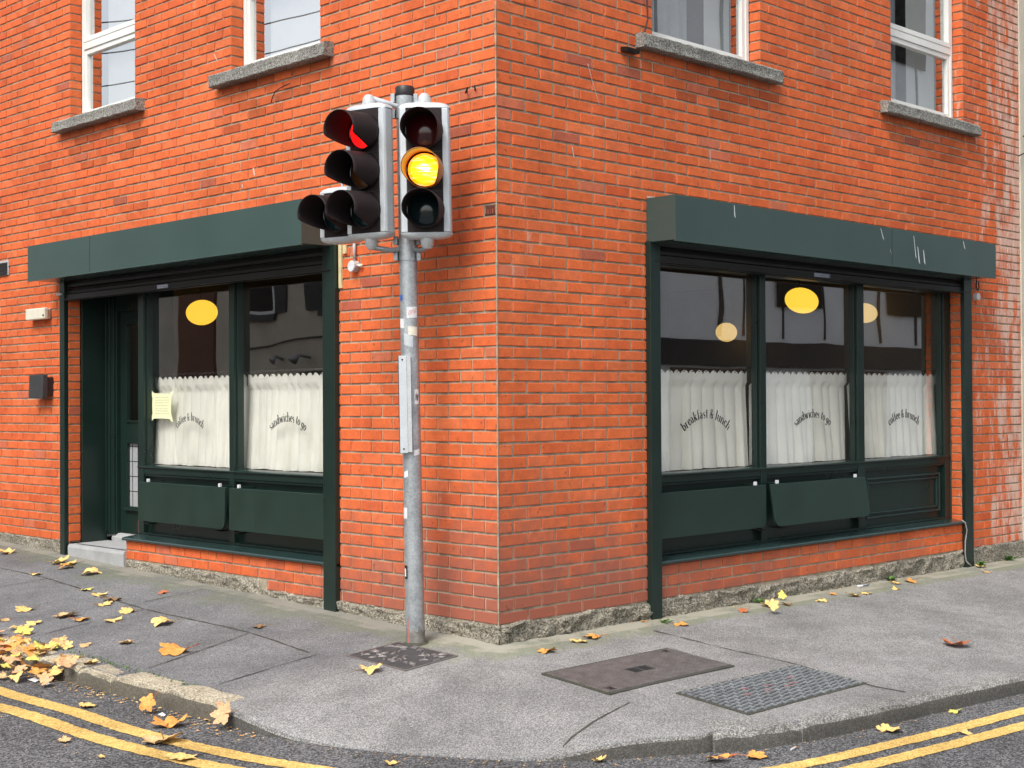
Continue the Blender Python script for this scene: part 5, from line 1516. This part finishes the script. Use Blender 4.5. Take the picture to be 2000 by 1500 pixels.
# ------------------------------------------------------------------ the far sides of the two streets (mirrored in the shop glass)
def house(Fh, u0, u1, w, H, mat, name, label, wins, storeys, depth=5, shut=False, base=0):
    t = thing(name, label, 'building', Fh((u0 + u1) / 2, w, base))
    mb = MB(Fh); mb.box(u0, u1, w, w + depth, base - .4, H, mat); mb.build('wall', t)
    mb = MB(Fh); mb.box(u0 - .05, u1 + .05, w - .06, w + depth, H + .002, H + .15, 'granite'); mb.build('roof', t)
    for (x, ww) in wins:
        for (z, hh) in storeys:
            f = MB(Fh); f.box(x, x + ww, w - .02, w - .001, z, z + hh, 'upvc'); f.box(x - .1, x + ww + .1, w - .1, w - .021, z - .12, z - .001, 'darkgrey'); fo = f.build('window', t)
            g = MB(Fh); g.box(x + .07, x + ww - .07, w - .024, w - .0205, z + .07, z + hh - .07, 'soot'); g.build('glass_pane', fo)
            if shut:
                for sx in (x - .5, x + ww + .05):
                    s = MB(Fh); s.box(sx, sx + .45, w - .05, w - .001, z, z + hh, 'darkgrey')
                    q = z + .06
                    while q < z + hh - .05: s.box(sx + .05, sx + .4, w - .06, w - .0505, q, q + .03, 'darkgrey'); q += .08
                    s.build('shutter', fo)
    return t
FGl = lambda u, w, z: FG(u, -w, z)       # across the left street
FGr = lambda u, w, z: FG(-w, u, z)       # across the right street
M['modern'] = simple('pale cladding panels', (.84, .85, .86), .6, .05, 2, 50, .05)
M['oldbrick'] = simple('dark brown brick', (.13, .055, .04), .9, .3, 30, 60, .3)
M['tan'] = simple('beige render', (.50, .44, .36), .9, .12, 2, 60, .3)
h1 = house(FGl, 6, 19.7, 9.0, 7.0, 'render', 'shuttered_house', 'cream house with dark window shutters across the left street', [(15.0, .9), (17.6, .9), (12.2, .9), (9.4, .9)], [(3.25, 1.5)], shut=True)
mb = MB(FGl); mb.box(14.6, 16.6, 8.93, 8.999, -.3, 2.1, 'black'); mb.box(17.9, 18.7, 8.93, 8.999, -.3, 2.0, 'black'); mb.build('door', h1)
mb = MB(FGl)
mb.tube(resample([tuple(FGl(*p)) for p in ((19.2, 8.95, 2.0), (18.9, 8.95, 2.55), (17.8, 8.95, 2.62), (16.3, 8.95, 2.75), (14.9, 8.95, 2.8), (14.7, 8.95, 3.3))], .3), .02, 'black', 5); mb.build('cable', h1)
for x in (17.2, 16.4):
    mb = MB(FGl); mb.tube([FGl(x, 8.99, 2.35), FGl(x, 8.8, 2.4), FGl(x, 8.7, 2.3)], [.03, .03, .09], 'steel', 10); mb.build('lamp', h1, smooth=True)
house(FGl, 19.75, 21.2, 8.95, 6.6, 'oldbrick', 'brick_house', 'narrow dark brown brick house across the left street', [], [])
house(FGl, 21.25, 30, 9.0, 6.8, 'tan', 'beige_house', 'beige rendered house beyond the brown one across the left street', [(25, 1.0)], [(3.3, 1.4)])
mo = house(FGr, 7, 27, 10.0, 11.5, 'modern', 'office_building', 'pale panelled modern office building across the right street', [], [])
mb = MB(FGr)
for x in (12.5, 14.3, 15.0, 16.2, 17.6, 18.4, 19.6, 21.0, 22.6): mb.box(x, x + rng.choice([.03, .05, .35]), 9.96, 9.999, 2.7, 9.5, 'darkgrey')
mb.build('panel_joint', mo)
mb = MB(FGr); mb.box(8, 26, 9.9, 9.998, 2.15, 2.62, 'black'); mb.build('canopy_band', mo)
for x in (8.4, 11.0, 16.0, 19.9, 23.8):
    for z in (3.35, 6.2, 8.9):
        mb = MB(FGr); mb.box(x, x + 1.5, 9.93, 9.958, z, z + 1.6, 'soot'); mb.build('window', mo)
for x in (8.2, 12.9, 17.2, 21.5): 
    mb = MB(FGr); mb.box(x, x + 2.6, 9.92, 9.997, -.3, 2.1, 'darkroom'); mb.build('shop_window', mo)
for k, (z0, z1, y) in enumerate(((9.0, 7.9, 11.0), (8.6, 7.7, 12.4), (8.1, 7.5, 14.0))):
    mb = MB(); P = []
    for i in range(25):
        t = i / 24; p = FGl(y + 3 * t - 4, 8.5, z0).lerp(FGl(y + 6, .2, z1 - .6), t); p.z -= .9 * math.sin(t * math.pi); P.append(p)
    mb.tube(P, .011, 'black', 5); tag(mb.build('overhead_cable', origin=P[0], smooth=True), ['highest overhead cable strung across the left street', 'middle overhead cable strung across the left street', 'lowest overhead cable strung across the left street'][k], 'cable')
